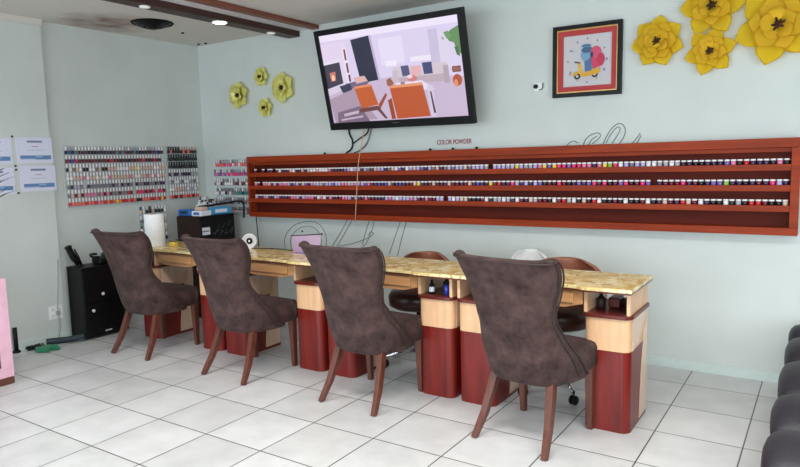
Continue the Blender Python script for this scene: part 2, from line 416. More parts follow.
def make_chair():
    t = thing('dining_chair', '', 'chair')
    zs = [.31, .36, .42, .48, .54, .60, .66, .72, .78, .85, .91, .95, .972]
    S = [-1, -.9, -.78, -.64, -.48, -.3, -.1, .1, .3, .48, .64, .78, .9, 1]
    bm = B(); G = []
    for z in zs:
        row = []
        for s in S:
            hump = .010*math.cos(s*PI)*0+.012*abs(s)**3 if z > .96 else 0
            p = shell_pt(z, s); p.z += hump; row.append(bm.verts.new(p))
        inner = []
        for s in S:
            p = shell_pt(z, s, .060 if z < .9 else .05)
            if z < .44: pass
            if z > .96: p.z += .012*abs(s)**3-.004
            inner.append(bm.verts.new(p))
        G.append(row+inner[::-1])
    n = len(G[0])
    for a, b2 in zip(G, G[1:]):
        for k in range(n): bm.faces.new((a[k], a[(k+1) % n], b2[(k+1) % n], b2[k]))
    m_ = len(S)
    for row in (G[0], G[-1]):
        for k in range(m_-1): bm.faces.new((row[k], row[k+1], row[n-2-k], row[n-1-k]))
    obj('backrest', bm, 'suede', t, sub=2)
    # seat
    bm = B(); prism(bm, rrect(-.232, .232, -.09, .285, .09, .065, 6), .33, .475, bevel=.03)
    o = obj('seat', bm, 'suede', t)
    for p in o.data.polygons: p.use_smooth = True
    # piping along the wings and across the top
    for off in (0.97, .86):
        for s in (-1, 1):
            pts = [shell_pt(z, s*off, -.003) for z in (.34, .40, .46, .52, .58, .64, .70, .76, .82, .88, .93, .965)]
            bm = B(); tube(bm, spline(pts, 3), .0042, 6); obj('wing_piping', bm, 'piping', t)
    pts = [shell_pt(.955, s, -.004) for s in (-.8, -.64, -.48, -.3, -.1, .1, .3, .48, .64, .8)]
    bm = B(); tube(bm, spline(pts, 3), .0042, 6); obj('top_piping', bm, 'piping', t)
    for s in (-1, 1):
        bm = B(); tube(bm, [(s*.155, -.100, .36), (s*.168, -.128, .27), (s*.186, -.185, .12), (s*.204, -.255, 0)], [.030, .028, .024, .019], 4, smooth=False); obj('leg', bm, 'leg', t)
        bm = B(); tube(bm, [(s*.203, .215, .35), (s*.203, .222, 0)], [.032, .020], 4, smooth=False); obj('leg', bm, 'leg', t)
    return t
cl = ['brown suede chair nearest the camera at right, its back facing us', 'brown suede chair second from the right, rug-free floor and casters showing beside its legs', 'brown suede chair second from the left, before the black printed box', 'leftmost brown suede chair beside the black two-door cabinet']
cl[1] = 'brown suede chair second from the right, wheeled stool legs showing beneath it'
ch0 = make_chair()
for i, (x, y, a) in enumerate(((-1.235, 3.085, -9), (-2.285, 3.10, -3), (-3.335, 3.09, -2), (-4.40, 3.10, 2))):
    t = ch0 if i == 0 else copy_tree(ch0)
    t.location = (x, y, 0); t.rotation_euler = (0, 0, math.radians(a)); tag(t, cl[i], 'chair', 'brown dining chairs along the nail tables')

# ---------------------------------------------------------------- technician stools
def make_stool(seat_m, back_m, label, loc, rz, back_top=.80, bw=.19, name='rolling_stool'):
    t = thing(name, label, 'stool', loc, rz)
    bm = B(); lathe(bm, [(.03, .40), (.17, .405), (.205, .425), (.21, .49), (.19, .522), (.12, .532), (.02, .534)], 28); obj('seat', bm, seat_m, t)
    # curved backrest
    bm = B(); rows = []
    hb = [(.50, .62), (.56, .86), (.64, 1.0), (.71, .97), (.765, .80), (.80, .45)]
    hb = [(z+back_top-.80, k) for z, k in hb]
    for side in (0, 1):
        rr = []
        for z, k in hb:
            rr.append([bm.verts.new((math.sin(a)*(.225-.035*side)*k*bw/.19, math.cos(a)*(.225-.035*side), z)) for a in [math.radians(-62+124*j/12) for j in range(13)]])
        rows.append(rr)
    for side in (0, 1):
        for i in range(len(hb)-1):
            for j in range(12):
                q = [rows[side][i][j], rows[side][i][j+1], rows[side][i+1][j+1], rows[side][i+1][j]]
                bm.faces.new(q if side == 0 else q[::-1])
    for j in range(12):
        bm.faces.new((rows[0][0][j], rows[1][0][j], rows[1][0][j+1], rows[0][0][j+1])); bm.faces.new((rows[0][-1][j], rows[0][-1][j+1], rows[1][-1][j+1], rows[1][-1][j]))
    for i in range(len(hb)-1):
        bm.faces.new((rows[0][i][0], rows[0][i+1][0], rows[1][i+1][0], rows[1][i][0])); bm.faces.new((rows[0][i][-1], rows[1][i][-1], rows[1][i+1][-1], rows[0][i+1][-1]))
    obj('backrest', bm, back_m, t, sub=1)
    bm = B(); tube(bm, [(0, .12, .395), (0, .22, .393), (0, .235, .44), (0, .21, .54+back_top-.8)], .012, 8); obj('back_support', bm, 'black', t)
    bm = B(); lathe(bm, [(.035, .075), (.03, .13), (.024, .14), (.024, .26), (.016, .262), (.016, .399)], 14); obj('gas_lift', bm, 'chrome', t)
    for k in range(5):
        a = 2*PI*k/5+.3; c, s = math.cos(a), math.sin(a)
        bm = B(); tube(bm, [(0, 0, .10), (c*.15, s*.15, .092), (c*.26, s*.26, .075)], [.020, .016, .012], 6); L_ = obj('base_arm', bm, 'chrome', t)
        bm = B()
        mx = Matrix.Translation((c*.262, s*.262, .028)) @ Matrix.Rotation(a+.6, 4, 'Z') @ Matrix.Rotation(PI/2, 4, 'Y')
        for o_ in (-.018, .006): lathe(bm, [(.012, o_), (.027, o_+.001), (.028, o_+.006), (.027, o_+.011), (.012, o_+.012)], 16, mx=mx)
        tube(bm, [(c*.262, s*.262, .03), (c*.262, s*.262, .078)], .006, 6)
        obj('caster', bm, 'black', L_)
    return t
make_stool('dark_seat', 'brown_leather', 'rolling stool with tan brown rounded back, behind the rightmost nail table', (-1.345, 3.76, 0), .05, .80, .255)
make_stool('dark_seat', 'brown_leather', 'brown rolling stool behind the second nail table from the right', (-2.385, 3.80, 0), .0, .775, .24)
make_stool('white', 'white', 'white rounded stool back peeking above the chair nearest the camera', (-1.76, 4.20, 0), .0, .775, .16)

# ---------------------------------------------------------------- long wooden rack
SX0, SX1, SY = -4.69, -.142, 4.42
t = thing('polish_shelf_rack', 'long orange mahogany wall rack with three rows of powder jars', 'shelf', ((SX0+SX1)/2, YB, .93))
ox, oy, oz = (SX0+SX1)/2, YB, .93
def rk(name, x0, x1, y0, y1, z0, z1, m_='shelf', bev=.002):
    bm = B(); bx(bm, x0-ox, x1-ox, y0-oy, y1-oy, z0-oz, z1-oz, bevel=bev); return obj(name, bm, m_, t)
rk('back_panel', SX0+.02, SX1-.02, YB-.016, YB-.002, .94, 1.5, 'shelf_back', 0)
rk('top_rail', SX0, SX1, SY, YB-.017, 1.452, 1.507)
rk('bottom_rail', SX0, SX1, SY, YB-.017, .932, .978)
rk('side_stile', SX0, SX0+.02, SY, YB-.017, .979, 1.451)
rk('side_stile', SX1-.045, SX1, SY, YB-.017, .979, 1.451)
SH = [1.350, 1.227, 1.106]
for z in SH:
    s_ = rk('shelf_board', SX0+.0205, SX1-.0455, SY+.012, YB-.017, z-.014, z)
    bm = B(); bx(bm, SX0+.0205-ox, SX1-.0455-ox, SY-oy, SY+.012-oy, z-.034-oz, z+.004-oz, bevel=.002); obj('front_lip', bm, 'shelf', s_)
# narrow moulding under the top rail
rk('moulding', SX0+.0205, SX1-.0455, SY+.03, YB-.017, 1.425, 1.4515, 'shelf')

# glaze colours
COL = {
 'white': (236, 230, 232), 'silver': (170, 168, 180), 'black': (24, 22, 28), 'dark purple': (58, 36, 74), 'violet': (120, 96, 170), 'lavender': (182, 168, 214),
 'pink': (220, 120, 160), 'hot pink': (226, 44, 112), 'red': (196, 30, 44), 'burgundy': (98, 20, 42), 'coral': (232, 108, 92), 'orange': (236, 120, 40),
 'yellow': (232, 204, 70), 'green': (130, 190, 60), 'teal': (40, 128, 128), 'blue': (46, 66, 168), 'nude': (212, 178, 160), 'grey': (120, 116, 124)}
for k, c in COL.items(): M['lacquer_'+k] = mat('lacquer_'+k.replace(' ', '_'), c, .25, noise=.03)
def jar_mesh(c):
    bm = B(); lathe(bm, [(.0125, 0), (.0150, .003), (.0150, .024), (.012, .026)], 10, 0)
    lathe(bm, [(.0158, .0262), (.0158, .0355), (.014, .037)], 10, 1)
    bmesh.ops.recalc_face_normals(bm, faces=bm.faces[:])
    me = bpy.data.meshes.new('powder_jar'); bm.to_mesh(me); bm.free(); me.materials.append(M['lacquer_'+c]); me.materials.append(M['gloss_white']); return me
def bottle_mesh(c, cap, h=1.0):
    bm = B(); lathe(bm, [(.009, 0), (.0115, .003), (.0115, .026), (.006, .032)], 8, 0)
    lathe(bm, [(.0075, .0325), (.0065, .066*h)], 8, 1)
    bmesh.ops.recalc_face_normals(bm, faces=bm.faces[:])
    me = bpy.data.meshes.new('nail_polish_bottle'); bm.to_mesh(me); bm.free(); me.materials.append(M['lacquer_'+c]); me.materials.append(M['lacquer_'+cap]); return me
jm = {k: jar_mesh(k) for k in COL}
bmc = {}
def bmesh_for(c, cap):
    if (c, cap) not in bmc: bmc[c, cap] = bottle_mesh(c, cap)
    return bmc[c, cap]
def pick(pal):
    return random.choices([a for a, _ in pal], [w for _, w in pal])[0]
def shelf_pal(row, x):
    if row == 0:
        if x < -3.6: return [('white', 2), ('nude', 3), ('pink', 1), ('dark purple', 3), ('burgundy', 2)]
        if x < -2.2: return [('lavender', 2), ('grey', 2), ('violet', 2), ('white', 2), ('dark purple', 3), ('nude', 1)]
        if x < -1.75: return [('lavender', 3), ('silver', 3), ('yellow', 1)]
        if x < -1.2: return [('hot pink', 3), ('violet', 2), ('yellow', 1), ('green', 1), ('pink', 2), ('dark purple', 1)]
        if x < -.78: return [('white', 3), ('silver', 3), ('grey', 2), ('lavender', 1)]
        return [('black', 3), ('dark purple', 3), ('violet', 1), ('burgundy', 2), ('pink', 1), ('red', 1)]
    if row == 1:
        if x < -3.2: return [('pink', 2), ('lavender', 2), ('nude', 2), ('burgundy', 1), ('violet', 2)]
        if x < -2.1: return [('nude', 2), ('burgundy', 2), ('pink', 1), ('blue', 1), ('dark purple', 2), ('yellow', 1)]
        return [('violet', 3), ('dark purple', 4), ('hot pink', 2), ('green', .5), ('black', 2), ('burgundy', 2), ('lavender', 1), ('red', .7)]
    if x < -2.4: return [('pink', 2), ('lavender', 2), ('dark purple', 2), ('burgundy', 2), ('white', 1)]
    return [('black', 3), ('nude', 2), ('burgundy', 2), ('red', 1), ('white', 1), ('yellow', .4), ('silver', 1), ('dark purple', 1)]
PITCH = .0355
rows_ = ('top', 'middle', 'bottom')
nj = int((SX1-.06-(SX0+.045))/PITCH)
far = []
for k in range(nj):
    x = SX1-.068-k*PITCH
    for r_ in range(3):
        if x < -4.3 and r_ == 0 and random.random() < .3: continue
        if random.random() < .012: continue
        c = pick(shelf_pal(r_, x)); p = (x+random.uniform(-.001, .001), SY+.036+random.uniform(-.002, .002), SH[r_]+.0005)
        if k < 100 and len([0]) :
            o = bpy.data.objects.new('powder_jar', jm[c]); C.objects.link(o); o.location = p
            tag(o, 'white-capped jar of %s powder on the %s shelf of the long rack' % (c, rows_[r_]), 'jar', '%s powder jars on the %s shelf of the rack' % (c, rows_[r_]))
        else: far.append((p, c))
# jars past the first three hundred, at the rack's far end
bm = B(); keys = sorted({c for _, c in far})
for p, c in far:
    mx = Matrix.Translation(p)
    lathe(bm, [(.0125, 0), (.0150, .003), (.0150, .024), (.012, .026)], 8, keys.index(c), mx)
    lathe(bm, [(.0158, .0262), (.0158, .0355), (.014, .037)], 8, len(keys), mx)
o = obj('powder_jars', bm, ['lacquer_'+c for c in keys]+['gloss_white']); tag(o, 'white-capped powder jars crowding the far left end of the long rack', 'jars'); o['kind'] = 'stuff'

# ---------------------------------------------------------------- acrylic racks and bottles
def rack(name_label, origin, along, n_rows, z0, pitch, length, out):
    """along: unit vector of the rows, out: unit vector away from the wall"""
    t = thing('acrylic_bottle_rack', name_label, 'bottle rack', (origin[0], origin[1], z0))
    A, O = Vector(along), Vector(out)
    def slab(name, a0, a1, o0, o1, z, z1, m_='acrylic'):
        p = [A*a0+O*o0, A*a1+O*o1]
        xs = sorted((p[0].x, p[1].x)); ys = sorted((p[0].y, p[1].y))
        bm = B(); bx(bm, xs[0], xs[1], ys[0], ys[1], z, z1); return obj(name, bm, m_, t)
    slab('back_plate', 0, length, .003, .006, -.01, n_rows*pitch)
    for r_ in range(n_rows): 
        s_ = slab('rack_shelf', 0, length, .007, .040, r_*pitch-.003, r_*pitch)
    return t
RX = XL
pal7 = [  # bottom to top
 [('red', 5), ('coral', 3), ('orange', 1), ('teal', .7), ('black', .7), ('yellow', .5), ('pink', 1)],
 [('grey', 2), ('burgundy', 2), ('pink', 1), ('nude', 1)],
 [('grey', 3), ('dark purple', 2), ('silver', 1)],
 [('nude', 4), ('white', 2), ('pink', 1)],
 [('black', 3), ('grey', 2), ('white', 3), ('nude', 2)],
 [('burgundy', 5), ('black', 3), ('red', 2), ('blue', .5)],
 [('black', 4), ('dark purple', 1), ('blue', .8), ('teal', 1), ('burgundy', 1.2)]]
rn = ['bottom', 'second-lowest', 'third-lowest', 'middle', 'third-highest', 'second-highest', 'top']
RP = .0735
rack('wide clear acrylic rack full of nail polish on the left wall', (RX, 3.03), (0, 1, 0), 7, 1.117, RP, 1.0, (1, 0, 0))
cnt = 0
for r_ in range(7):
    for k in range(33):
        if random.random() < .02: continue
        y = 3.045+k*.0297; c = pick(pal7[r_]); cap = 'white' if r_ != 6 or random.random() < .6 else 'silver'
        if r_ == 4 and k > 14: c = random.choice(['nude', 'white', 'yellow' if random.random() < .2 else 'nude'])
        if r_ == 1 and k > 18: c = random.choice(['burgundy', 'hot pink', 'red'])
        o = bpy.data.objects.new('nail_polish_bottle', bmesh_for(c, cap)); C.objects.link(o); o.location = (RX+.024, y, 1.1175+r_*RP)
        tag(o, '%s polish bottle, %s cap, %s row of the wide acrylic rack' % (c, cap, rn[r_]), 'bottle', '%s polish with %s caps, %s row of the wide left rack' % (c, cap, rn[r_])); cnt += 1
rack('short acrylic polish rack hanging below the wide one on the left wall', (RX, 3.70), (0, 1, 0), 4, .735, .088, .31, (1, 0, 0))
for r_ in range(4):
    for k in range(9):
        y = 3.72+k*.0335; c = random.choice(['black', 'white', 'nude', 'black', 'red' if r_ == 3 else 'grey']); cap = 'white' if random.random() < .6 else 'black'
        o = bpy.data.objects.new('nail_polish_bottle', bmesh_for(c, cap)); C.objects.link(o); o.location = (RX+.024, y, .7355+r_*.088)
        tag(o, '%s polish bottle, %s cap, %s row of the short lower rack' % (c, cap, ('lowest', 'second-lowest', 'second-highest', 'topmost')[r_]), 'bottle', '%s bottles, %s caps, lower rack row %s' % (c, cap, ('lowest', 'second-lowest', 'second-highest', 'topmost')[r_])); cnt += 1
# the rest: narrow dark rack on the left wall and the corner rack on the back wall
rack('narrow acrylic rack of dark gel bottles right of the wide rack', (RX, 4.055), (0, 1, 0), 7, 1.12, RP, .36, (1, 0, 0))
rack('clear acrylic rack in the corner left of the long wooden rack', (-5.25, YB), (1, 0, 0), 6, .95, .094, .48, (0, -1, 0))
rest = []
for r_ in range(7):
    for k in range(12):
        y = 4.07+k*.0297
        c = 'black' if r_ in (4, 5) else random.choice((['burgundy', 'red', 'coral'], ['silver', 'white', 'nude'], ['grey', 'white', 'silver'], ['grey', 'dark purple', 'silver'], [], [], ['black', 'burgundy', 'coral', 'black'])[r_])
        cap = 'white' if r_ < 4 else ('black' if r_ != 6 or k < 5 else 'nude')
        if r_ == 5: cap = 'black'
        p = (RX+.024, y, 1.1205+r_*RP)
        if cnt < 300:
            o = bpy.data.objects.new('nail_polish_bottle', bmesh_for(c, cap)); C.objects.link(o); o.location = p
            tag(o, '%s polish bottle, %s cap, %s row of the narrow acrylic rack' % (c, cap, rn[r_]), 'bottle', '%s bottles, %s caps, %s row of the narrow rack' % (c, cap, rn[r_])); cnt += 1
        else: rest.append((p, c, cap))
for r_ in range(6):
    for k in range(16):
        c = random.choice((['grey', 'nude', 'silver'], ['grey', 'silver', 'grey'], ['teal', 'grey', 'white', 'black'], ['burgundy', 'grey', 'white'], ['hot pink', 'pink', 'violet'], ['hot pink', 'coral', 'pink', 'white'])[r_])
        rest.append(((-5.238+k*.0303, YB-.024, .9505+r_*.094), c, random.choice(('white', 'silver', 'grey'))))
bm = B(); keys = sorted({c for _, c, _ in rest} | {c for _, _, c in rest})
for p, c, cap in rest:
    mx = Matrix.Translation(p)
    lathe(bm, [(.009, 0), (.0115, .003), (.0115, .026), (.006, .032)], 6, keys.index(c), mx)
    lathe(bm, [(.0075, .0325), (.0065, .066)], 6, keys.index(cap), mx)
o = obj('nail_polish_bottles', bm, ['lacquer_'+c for c in keys]); tag(o, 'crowded nail polish bottles in the narrow rack and the corner rack', 'bottles'); o['kind'] = 'stuff'

# ---------------------------------------------------------------- television
def picture_mesh(name, w, h, items, m_, parent=None, step=.00025, face=-1):
    """flat printed or displayed picture in the local XZ plane facing -Y; items: (list of (u,v), rgb)"""
    me = bpy.data.meshes.new(name); V, F, K = [], [], []
    for i, (poly, c) in enumerate(items):
        b0 = len(V)
        for u, v in poly: V.append(((u-.5)*w, -i*step, (.5-v)*h))
        F.append(list(range(b0, b0+len(poly)))); K.append(c)
    me.from_pydata(V, [], F)
    ca = me.color_attributes.new('Col', 'FLOAT_COLOR', 'CORNER')
    for p, c in zip(me.polygons, K):
        for li in p.loop_indices: ca.data[li].color = lin(c)+(1,)
    me.materials.append(M[m_])
    o = bpy.data.objects.new(name, me); C.objects.link(o)
    if parent is not None: o.parent = parent
    return o
def R4(u0, v0, u1, v1, c): return ([(u0, v0), (u1, v0), (u1, v1), (u0, v1)], c)
def EL(u, v, a, b2, c, n=14): return ([(u+a*math.cos(2*PI*k/n), v+b2*math.sin(2*PI*k/n)) for k in range(n)], c)
tv = thing('television', 'large black flat television tilted down on the back wall showing a living room', 'television')
tv.matrix_world = Matrix.Translation((-2.878, 4.25, 2.096)) @ Matrix.Rotation(-.038, 4, 'Z') @ Matrix.Rotation(.23, 4, 'X') @ Matrix.Rotation(.013, 4, 'Y')
TWd, THt = 1.4, .819
bm = B()
bx(bm, -TWd/2, TWd/2, 0, .035, -THt/2, THt/2, bevel=.004)
bx(bm, -TWd*.36, TWd*.36, .0355, .06, -.28, .26, bevel=.01)
obj('housing', bm, 'black', tv)
bm = B(); bw_ = .044
for a in ((-TWd/2+.002, TWd/2-.002, THt/2-bw_, THt/2-.002), (-TWd/2+.002, TWd/2-.002, -THt/2+.002, -THt/2+bw_+.018), (-TWd/2+.002, -TWd/2+bw_, -THt/2+bw_+.018, THt/2-bw_), (TWd/2-bw_, TWd/2-.002, -THt/2+bw_+.018, THt/2-bw_)):
    bx(bm, a[0], a[1], -.012, -.0002, a[2], a[3], bevel=.002)
obj('bezel', bm, 'black', tv)
it = [R4(0, 0, 1, 1, (214, 202, 232)), R4(0, .0, 1, .07, (232, 222, 244)),
 ([(0, .63), (.25, .56), (.6, .52), (1, .60), (1, 1), (0, 1)], (196, 178, 204)),
 R4(0, .10, .2, .52, (222, 206, 232)),
 ([(0, .32), (.13, .30), (.135, .55), (0, .60)], (60, 54, 74)), ([(0, .29), (.14, .27), (.14, .31), (0, .33)], (226, 216, 232)),
 ([(.035, .42), (.085, .41), (.08, .51), (.04, .52)], (196, 120, 110)), EL(.06, .48, .013, .035, (250, 200, 150)),
 ([(0, .60), (.16, .555), (.17, .60), (0, .68)], (214, 200, 220)),
 R4(.168, .16, .20, .56, (232, 220, 238)), R4(.178, .18, .192, .30, (110, 60, 66)), R4(.18, .33, .196, .44, (120, 70, 76)), R4(.184, .46, .2, .54, (96, 56, 66)),
 ([(.245, .09), (.385, .07), (.41, .55), (.275, .57)], (34, 36, 62)), ([(.385, .07), (.40, .068), (.425, .54), (.41, .55)], (186, 170, 200)),
 R4(.45, .12, .62, .40, (224, 214, 240)), R4(.48, .36, .56, .42, (236, 226, 244)), R4(.80, .10, .86, .44, (196, 186, 214)), R4(.86, .14, .93, .5, (216, 206, 228)), 
 ([(.66, .35), (.80, .35), (.80, .40), (.66, .40)], (232, 224, 240)),
 R4(.53, .44, .90, .56, (206, 192, 204)), R4(.53, .55, .90, .63, (184, 166, 178)), R4(.52, .47, .56, .64, (196, 182, 194)), R4(.87, .47, .905, .65, (176, 158, 172)),
 ([(.585, .43), (.64, .43), (.645, .54), (.59, .54)], (78, 82, 122)), ([(.735, .42), (.80, .42), (.80, .54), (.74, .54)], (62, 68, 112)), R4(.655, .45, .72, .54, (222, 170, 176)),
 ([(.47, .56), (.50, .54), (.52, .60), (.5, .65), (.47, .62)], (150, 92, 70)),
 ([(.15, .56), (.28, .53), (.34, .56), (.30, .62), (.16, .62)], (110, 96, 128)), ([(.22, .50), (.31, .49), (.33, .55), (.24, .57)], (214, 170, 170)), ([(.10, .58), (.19, .56), (.20, .64), (.12, .66)], (52, 52, 80)),
 ([(.0, .72), (.22, .62), (.36, .98), (.02, 1)], (168, 146, 166)), ([(.05, .88), (.24, .82), (.30, 1), (.04, 1)], (118, 98, 124)), ([(.1, .90), (.22, .87), (.23, .9), (.1, .93)], (196, 176, 190)), ([(.07, .96), (.25, .93), (.25, .95), (.07, .98)], (190, 172, 190)),
 ([(.54, .60), (.72, .60), (.80, .70), (.50, .70)], (226, 216, 236)), EL(.655, .57, .035, .035, (206, 120, 120)), EL(.64, .55, .02, .02, (232, 210, 220)), R4(.57, .60, .60, .66, (150, 116, 130)),
 ([(.215, .60), (.35, .585), (.385, .82), (.25, .85)], (190, 88, 40)), ([(.215, .60), (.35, .585), (.352, .61), (.218, .625)], (222, 140, 92)), ([(.385, .82), (.45, .70), (.46, .72), (.39, .88)], (150, 66, 36)), ([(.24, .85), (.38, .83), (.44, .98), (.42, .98), (.37, .88), (.22, .9)], (104, 60, 60)),
 ([(.485, .625), (.72, .62), (.75, .98), (.51, .99)], (182, 82, 38)), ([(.485, .625), (.72, .62), (.722, .65), (.488, .655)], (224, 148, 104)), ([(.75, .66), (.79, .66), (.79, .99), (.755, .99)], (206, 196, 216)), ([(.46, .78), (.49, .76), (.5, .99), (.47, .99)], (150, 62, 34)), ([(.765, .72), (.775, .72), (.79, .95), (.775, .95)], (84, 60, 84)),
 EL(.955, .63, .03, .06, (176, 78, 42)), R4(.93, .49, .985, .55, (120, 62, 50)), EL(.955, .52, .03, .02, (150, 92, 80)), EL(.945, .66, .012, .04, (220, 140, 100)),
 ([(.955, .13), (1, .10), (1, .38), (.98, .36), (.96, .26), (.93, .24), (.915, .17)], (96, 136, 84)), ([(.90, .15), (.93, .14), (.95, .2), (.92, .22)], (110, 146, 100)), ([(.96, .3), (.985, .3), (.99, .4), (.97, .38)], (70, 110, 66)), ([(.88, .2), (.90, .19), (.9, .23)], (150, 170, 150)),
]
sw, sh = TWd-2*bw_, THt-2*bw_-.018
s_ = picture_mesh('screen', sw, sh, it, 'screen', tv, .00012); s_.location = (0, -.001, .009)
s_['label'] = 'lit screen picturing a lilac living room with two orange armchairs'
bm = B()
for x0, x1 in ((-.035, -.022), (-.018, -.006), (-.002, .010), (.014, .026)): bx(bm, x0, x1, -.0128, -.0122, -.372, -.366)
obj('maker_mark', bm, 'grey_metal', tv)
tv_inv = tv.matrix_world.inverted()
bm = B(); bx(bm, -.16, .16, .0605, .085, -.14, .14, bevel=.004); 
tube(bm, [(0, .085, .05), (.03, .15, .05), (0, .205, .02)], .022, 8)
obj('wall_bracket', bm, 'matte_black', tv)
# cables below the TV
def cord(label, pts, rad, m_, name='cable', cat='cable', n=5, group=None):
    bm = B(); tube(bm, spline(pts, n), rad, 6); return tag(obj(name, bm, m_), label, cat, group)
cord('black cable dropping straight from the television to the wooden rack', [(-3.50, 4.50, 1.78), (-3.495, 4.505, 1.68), (-3.465, 4.505, 1.62), (-3.475, 4.505, 1.55), (-3.535, 4.50, 1.512)], .007, 'black')
cord('black cable looping back to the left below the television', [(-3.27, 4.50, 1.78), (-3.30, 4.505, 1.68), (-3.38, 4.508, 1.635), (-3.46, 4.5095, 1.592)], .006, 'black')
cord('dark cable curving to the right of the other television cables', [(-3.23, 4.508, 1.78), (-3.27, 4.508, 1.68), (-3.31, 4.508, 1.59), (-3.38, 4.508, 1.535), (-3.45, 4.505, 1.512)], .005, 'grey_metal')
cord('thin tan cord hanging down over the front of the wooden rack', [(-3.26, 4.405, 1.74), (-3.28, 4.405, 1.61), (-3.335, 4.41, 1.42), (-3.36, 4.41, 1.20), (-3.39, 4.41, .92)], .0045, 'tan_cord', 'hanging_cord', 'cord')
# little black pegs on the rack's top rail
for x in (-3.75, -2.66, -2.455, -2.25):
    bm = B(); lathe(bm, [(.011, 0), (.012, .010), (.006, .016)], 10, mx=Matrix.Translation((x, 4.47, 1.5075))); tag(obj('peg', bm, 'black'), 'tiny black peg standing on top of the long wooden rack', 'peg', 'black pegs on the wooden rack')
# small red lettering over the rack
cu = bpy.data.curves.new('lettering', 'FONT'); cu.body = 'COLOR POWDER'; cu.size = .052; cu.extrude = .001; cu.offset = .0006; cu.align_x = 'CENTER'
to = bpy.data.objects.new('tmp', cu); C.objects.link(to)
bpy.context.view_layer.update()
me = bpy.data.meshes.new_from_object(to.evaluated_get(bpy.context.evaluated_depsgraph_get())); bpy.data.objects.remove(to)
me.materials.append(M['letters'])
wd = max(v.co.x for v in me.vertices)-min(v.co.x for v in me.vertices)
o = bpy.data.objects.new('wall_lettering', me); C.objects.link(o); o.location = (-2.47, YB-.002, 1.552); o.rotation_euler = (PI/2, 0, 0); o.scale = (.31/wd, 1, 1)
tag(o, 'small dark red words on the wall above the wooden rack', 'sign')
# outline script on the wall, partly hidden by the rack
ST = [[(-4.303, 0.573), (-4.336, 0.678), (-4.304, 0.766), (-4.21, 0.846), (-4.082, 0.888), (-3.946, 0.892), (-3.853, 0.839), (-3.81, 0.749), (-3.827, 0.656), (-3.89, 0.578)], [(-4.226, 0.578), (-4.258, 0.681), (-4.228, 0.759), (-4.148, 0.82), (-4.046, 0.851), (-3.949, 0.836), (-3.892, 0.783), (-3.872, 0.7), (-3.913, 0.614)], [(-3.504, 0.925), (-3.599, 0.795), (-3.697, 0.663)], [(-3.56, 0.924), (-3.644, 0.802), (-3.743, 0.679)], [(-3.318, 0.925), (-3.365, 0.813), (-3.402, 0.705)], [(-3.264, 0.925), (-3.3, 0.824), (-3.358, 0.725), (-3.426, 0.668)], [(-3.661, 0.683), (-3.535, 0.707), (-3.389, 0.75), (-3.301, 0.789), (-3.279, 0.816), (-3.311, 0.824), (-3.333, 0.788)], [(-2.995, 0.925), (-3.061, 0.774), (-3.116, 0.642)], [(-2.935, 0.925), (-2.99, 0.768), (-3.034, 0.629)], [(-1.566, 1.505), (-1.537, 1.532), (-1.508, 1.538), (-1.479, 1.523)], [(-1.444, 1.508), (-1.43, 1.542), (-1.402, 1.569), (-1.354, 1.587), (-1.326, 1.579), (-1.333, 1.552), (-1.381, 1.513)], [(-1.409, 1.507), (-1.381, 1.547), (-1.347, 1.566)], [(-1.305, 1.51), (-1.285, 1.557), (-1.252, 1.609), (-1.212, 1.641), (-1.179, 1.639), (-1.159, 1.605), (-1.165, 1.559), (-1.197, 1.506)], [(-1.285, 1.516), (-1.265, 1.556), (-1.232, 1.602), (-1.205, 1.621), (-1.192, 1.606), (-1.205, 1.574), (-1.244, 1.515)], [(-1.118, 1.503), (-1.093, 1.529), (-1.074, 1.555), (-1.061, 1.574)], [(-1.092, 1.502), (-1.073, 1.522), (-1.055, 1.56)]]
for lo, lb in ((True, 'grey outline script loops on the wall below the wooden rack'), (False, 'grey outline script tips on the wall above the wooden rack')):
    bm = B()
    for s in ST:
        if (max(z for _, z in s) < 1.2) == lo:
            tube(bm, spline([(x, YB-.003, z) for x, z in s], 4), .0030, 5)
    tag(obj('wall_script', bm, 'stroke'), lb, 'wall lettering')

# ---------------------------------------------------------------- framed picture
t = thing('framed_picture', 'square black framed picture with red mat, two riders on a yellow scooter', 'picture', (-1.418, YB-.002, 2.084))
t.rotation_euler = (0, math.radians(.6), 0)
pw, ph = .475, .485
bm = B()
for a in ((-pw/2, pw/2, ph/2-.028, ph/2), (-pw/2, pw/2, -ph/2, -ph/2+.028), (-pw/2, -pw/2+.028, -ph/2+.028, ph/2-.028), (pw/2-.028, pw/2, -ph/2+.028, ph/2-.028)):
    bx(bm, a[0], a[1], -.035, -.0, a[2], a[3], bevel=.003)
obj('frame', bm, 'black', t)
bm = B(); q = .028
for a in ((-pw/2+q, pw/2-q, ph/2-q-.008, ph/2-q), (-pw/2+q, pw/2-q, -ph/2+q, -ph/2+q+.008), (-pw/2+q, -pw/2+q+.008, -ph/2+q+.008, ph/2-q-.008), (pw/2-q-.008, pw/2-q, -ph/2+q+.008, ph/2-q-.008)):
    bx(bm, a[0], a[1], -.024, -.004, a[2], a[3])
obj('gold_fillet', bm, 'gold', t)
bm = B(); q = .036
for a in ((-pw/2+q, pw/2-q, ph/2-q-.034, ph/2-q), (-pw/2+q, pw/2-q, -ph/2+q, -ph/2+q+.034), (-pw/2+q, -pw/2+q+.034, -ph/2+q+.034, ph/2-q-.034), (pw/2-q-.034, pw/2-q, -ph/2+q+.034, ph/2-q-.034)):
    bx(bm, a[0], a[1], -.016, -.004, a[2], a[3])
obj('mat_board', bm, 'mat_red', t)
it = [R4(0, 0, 1, 1, (198, 194, 198))]
for k in range(12):      # tick marks round the centre
    a = 2*PI*k/12; u, v = .5+.40*math.sin(a), .5-.42*math.cos(a)
    it.append(R4(u-.012, v-.018, u+.012, v+.018, (110, 100, 120)))
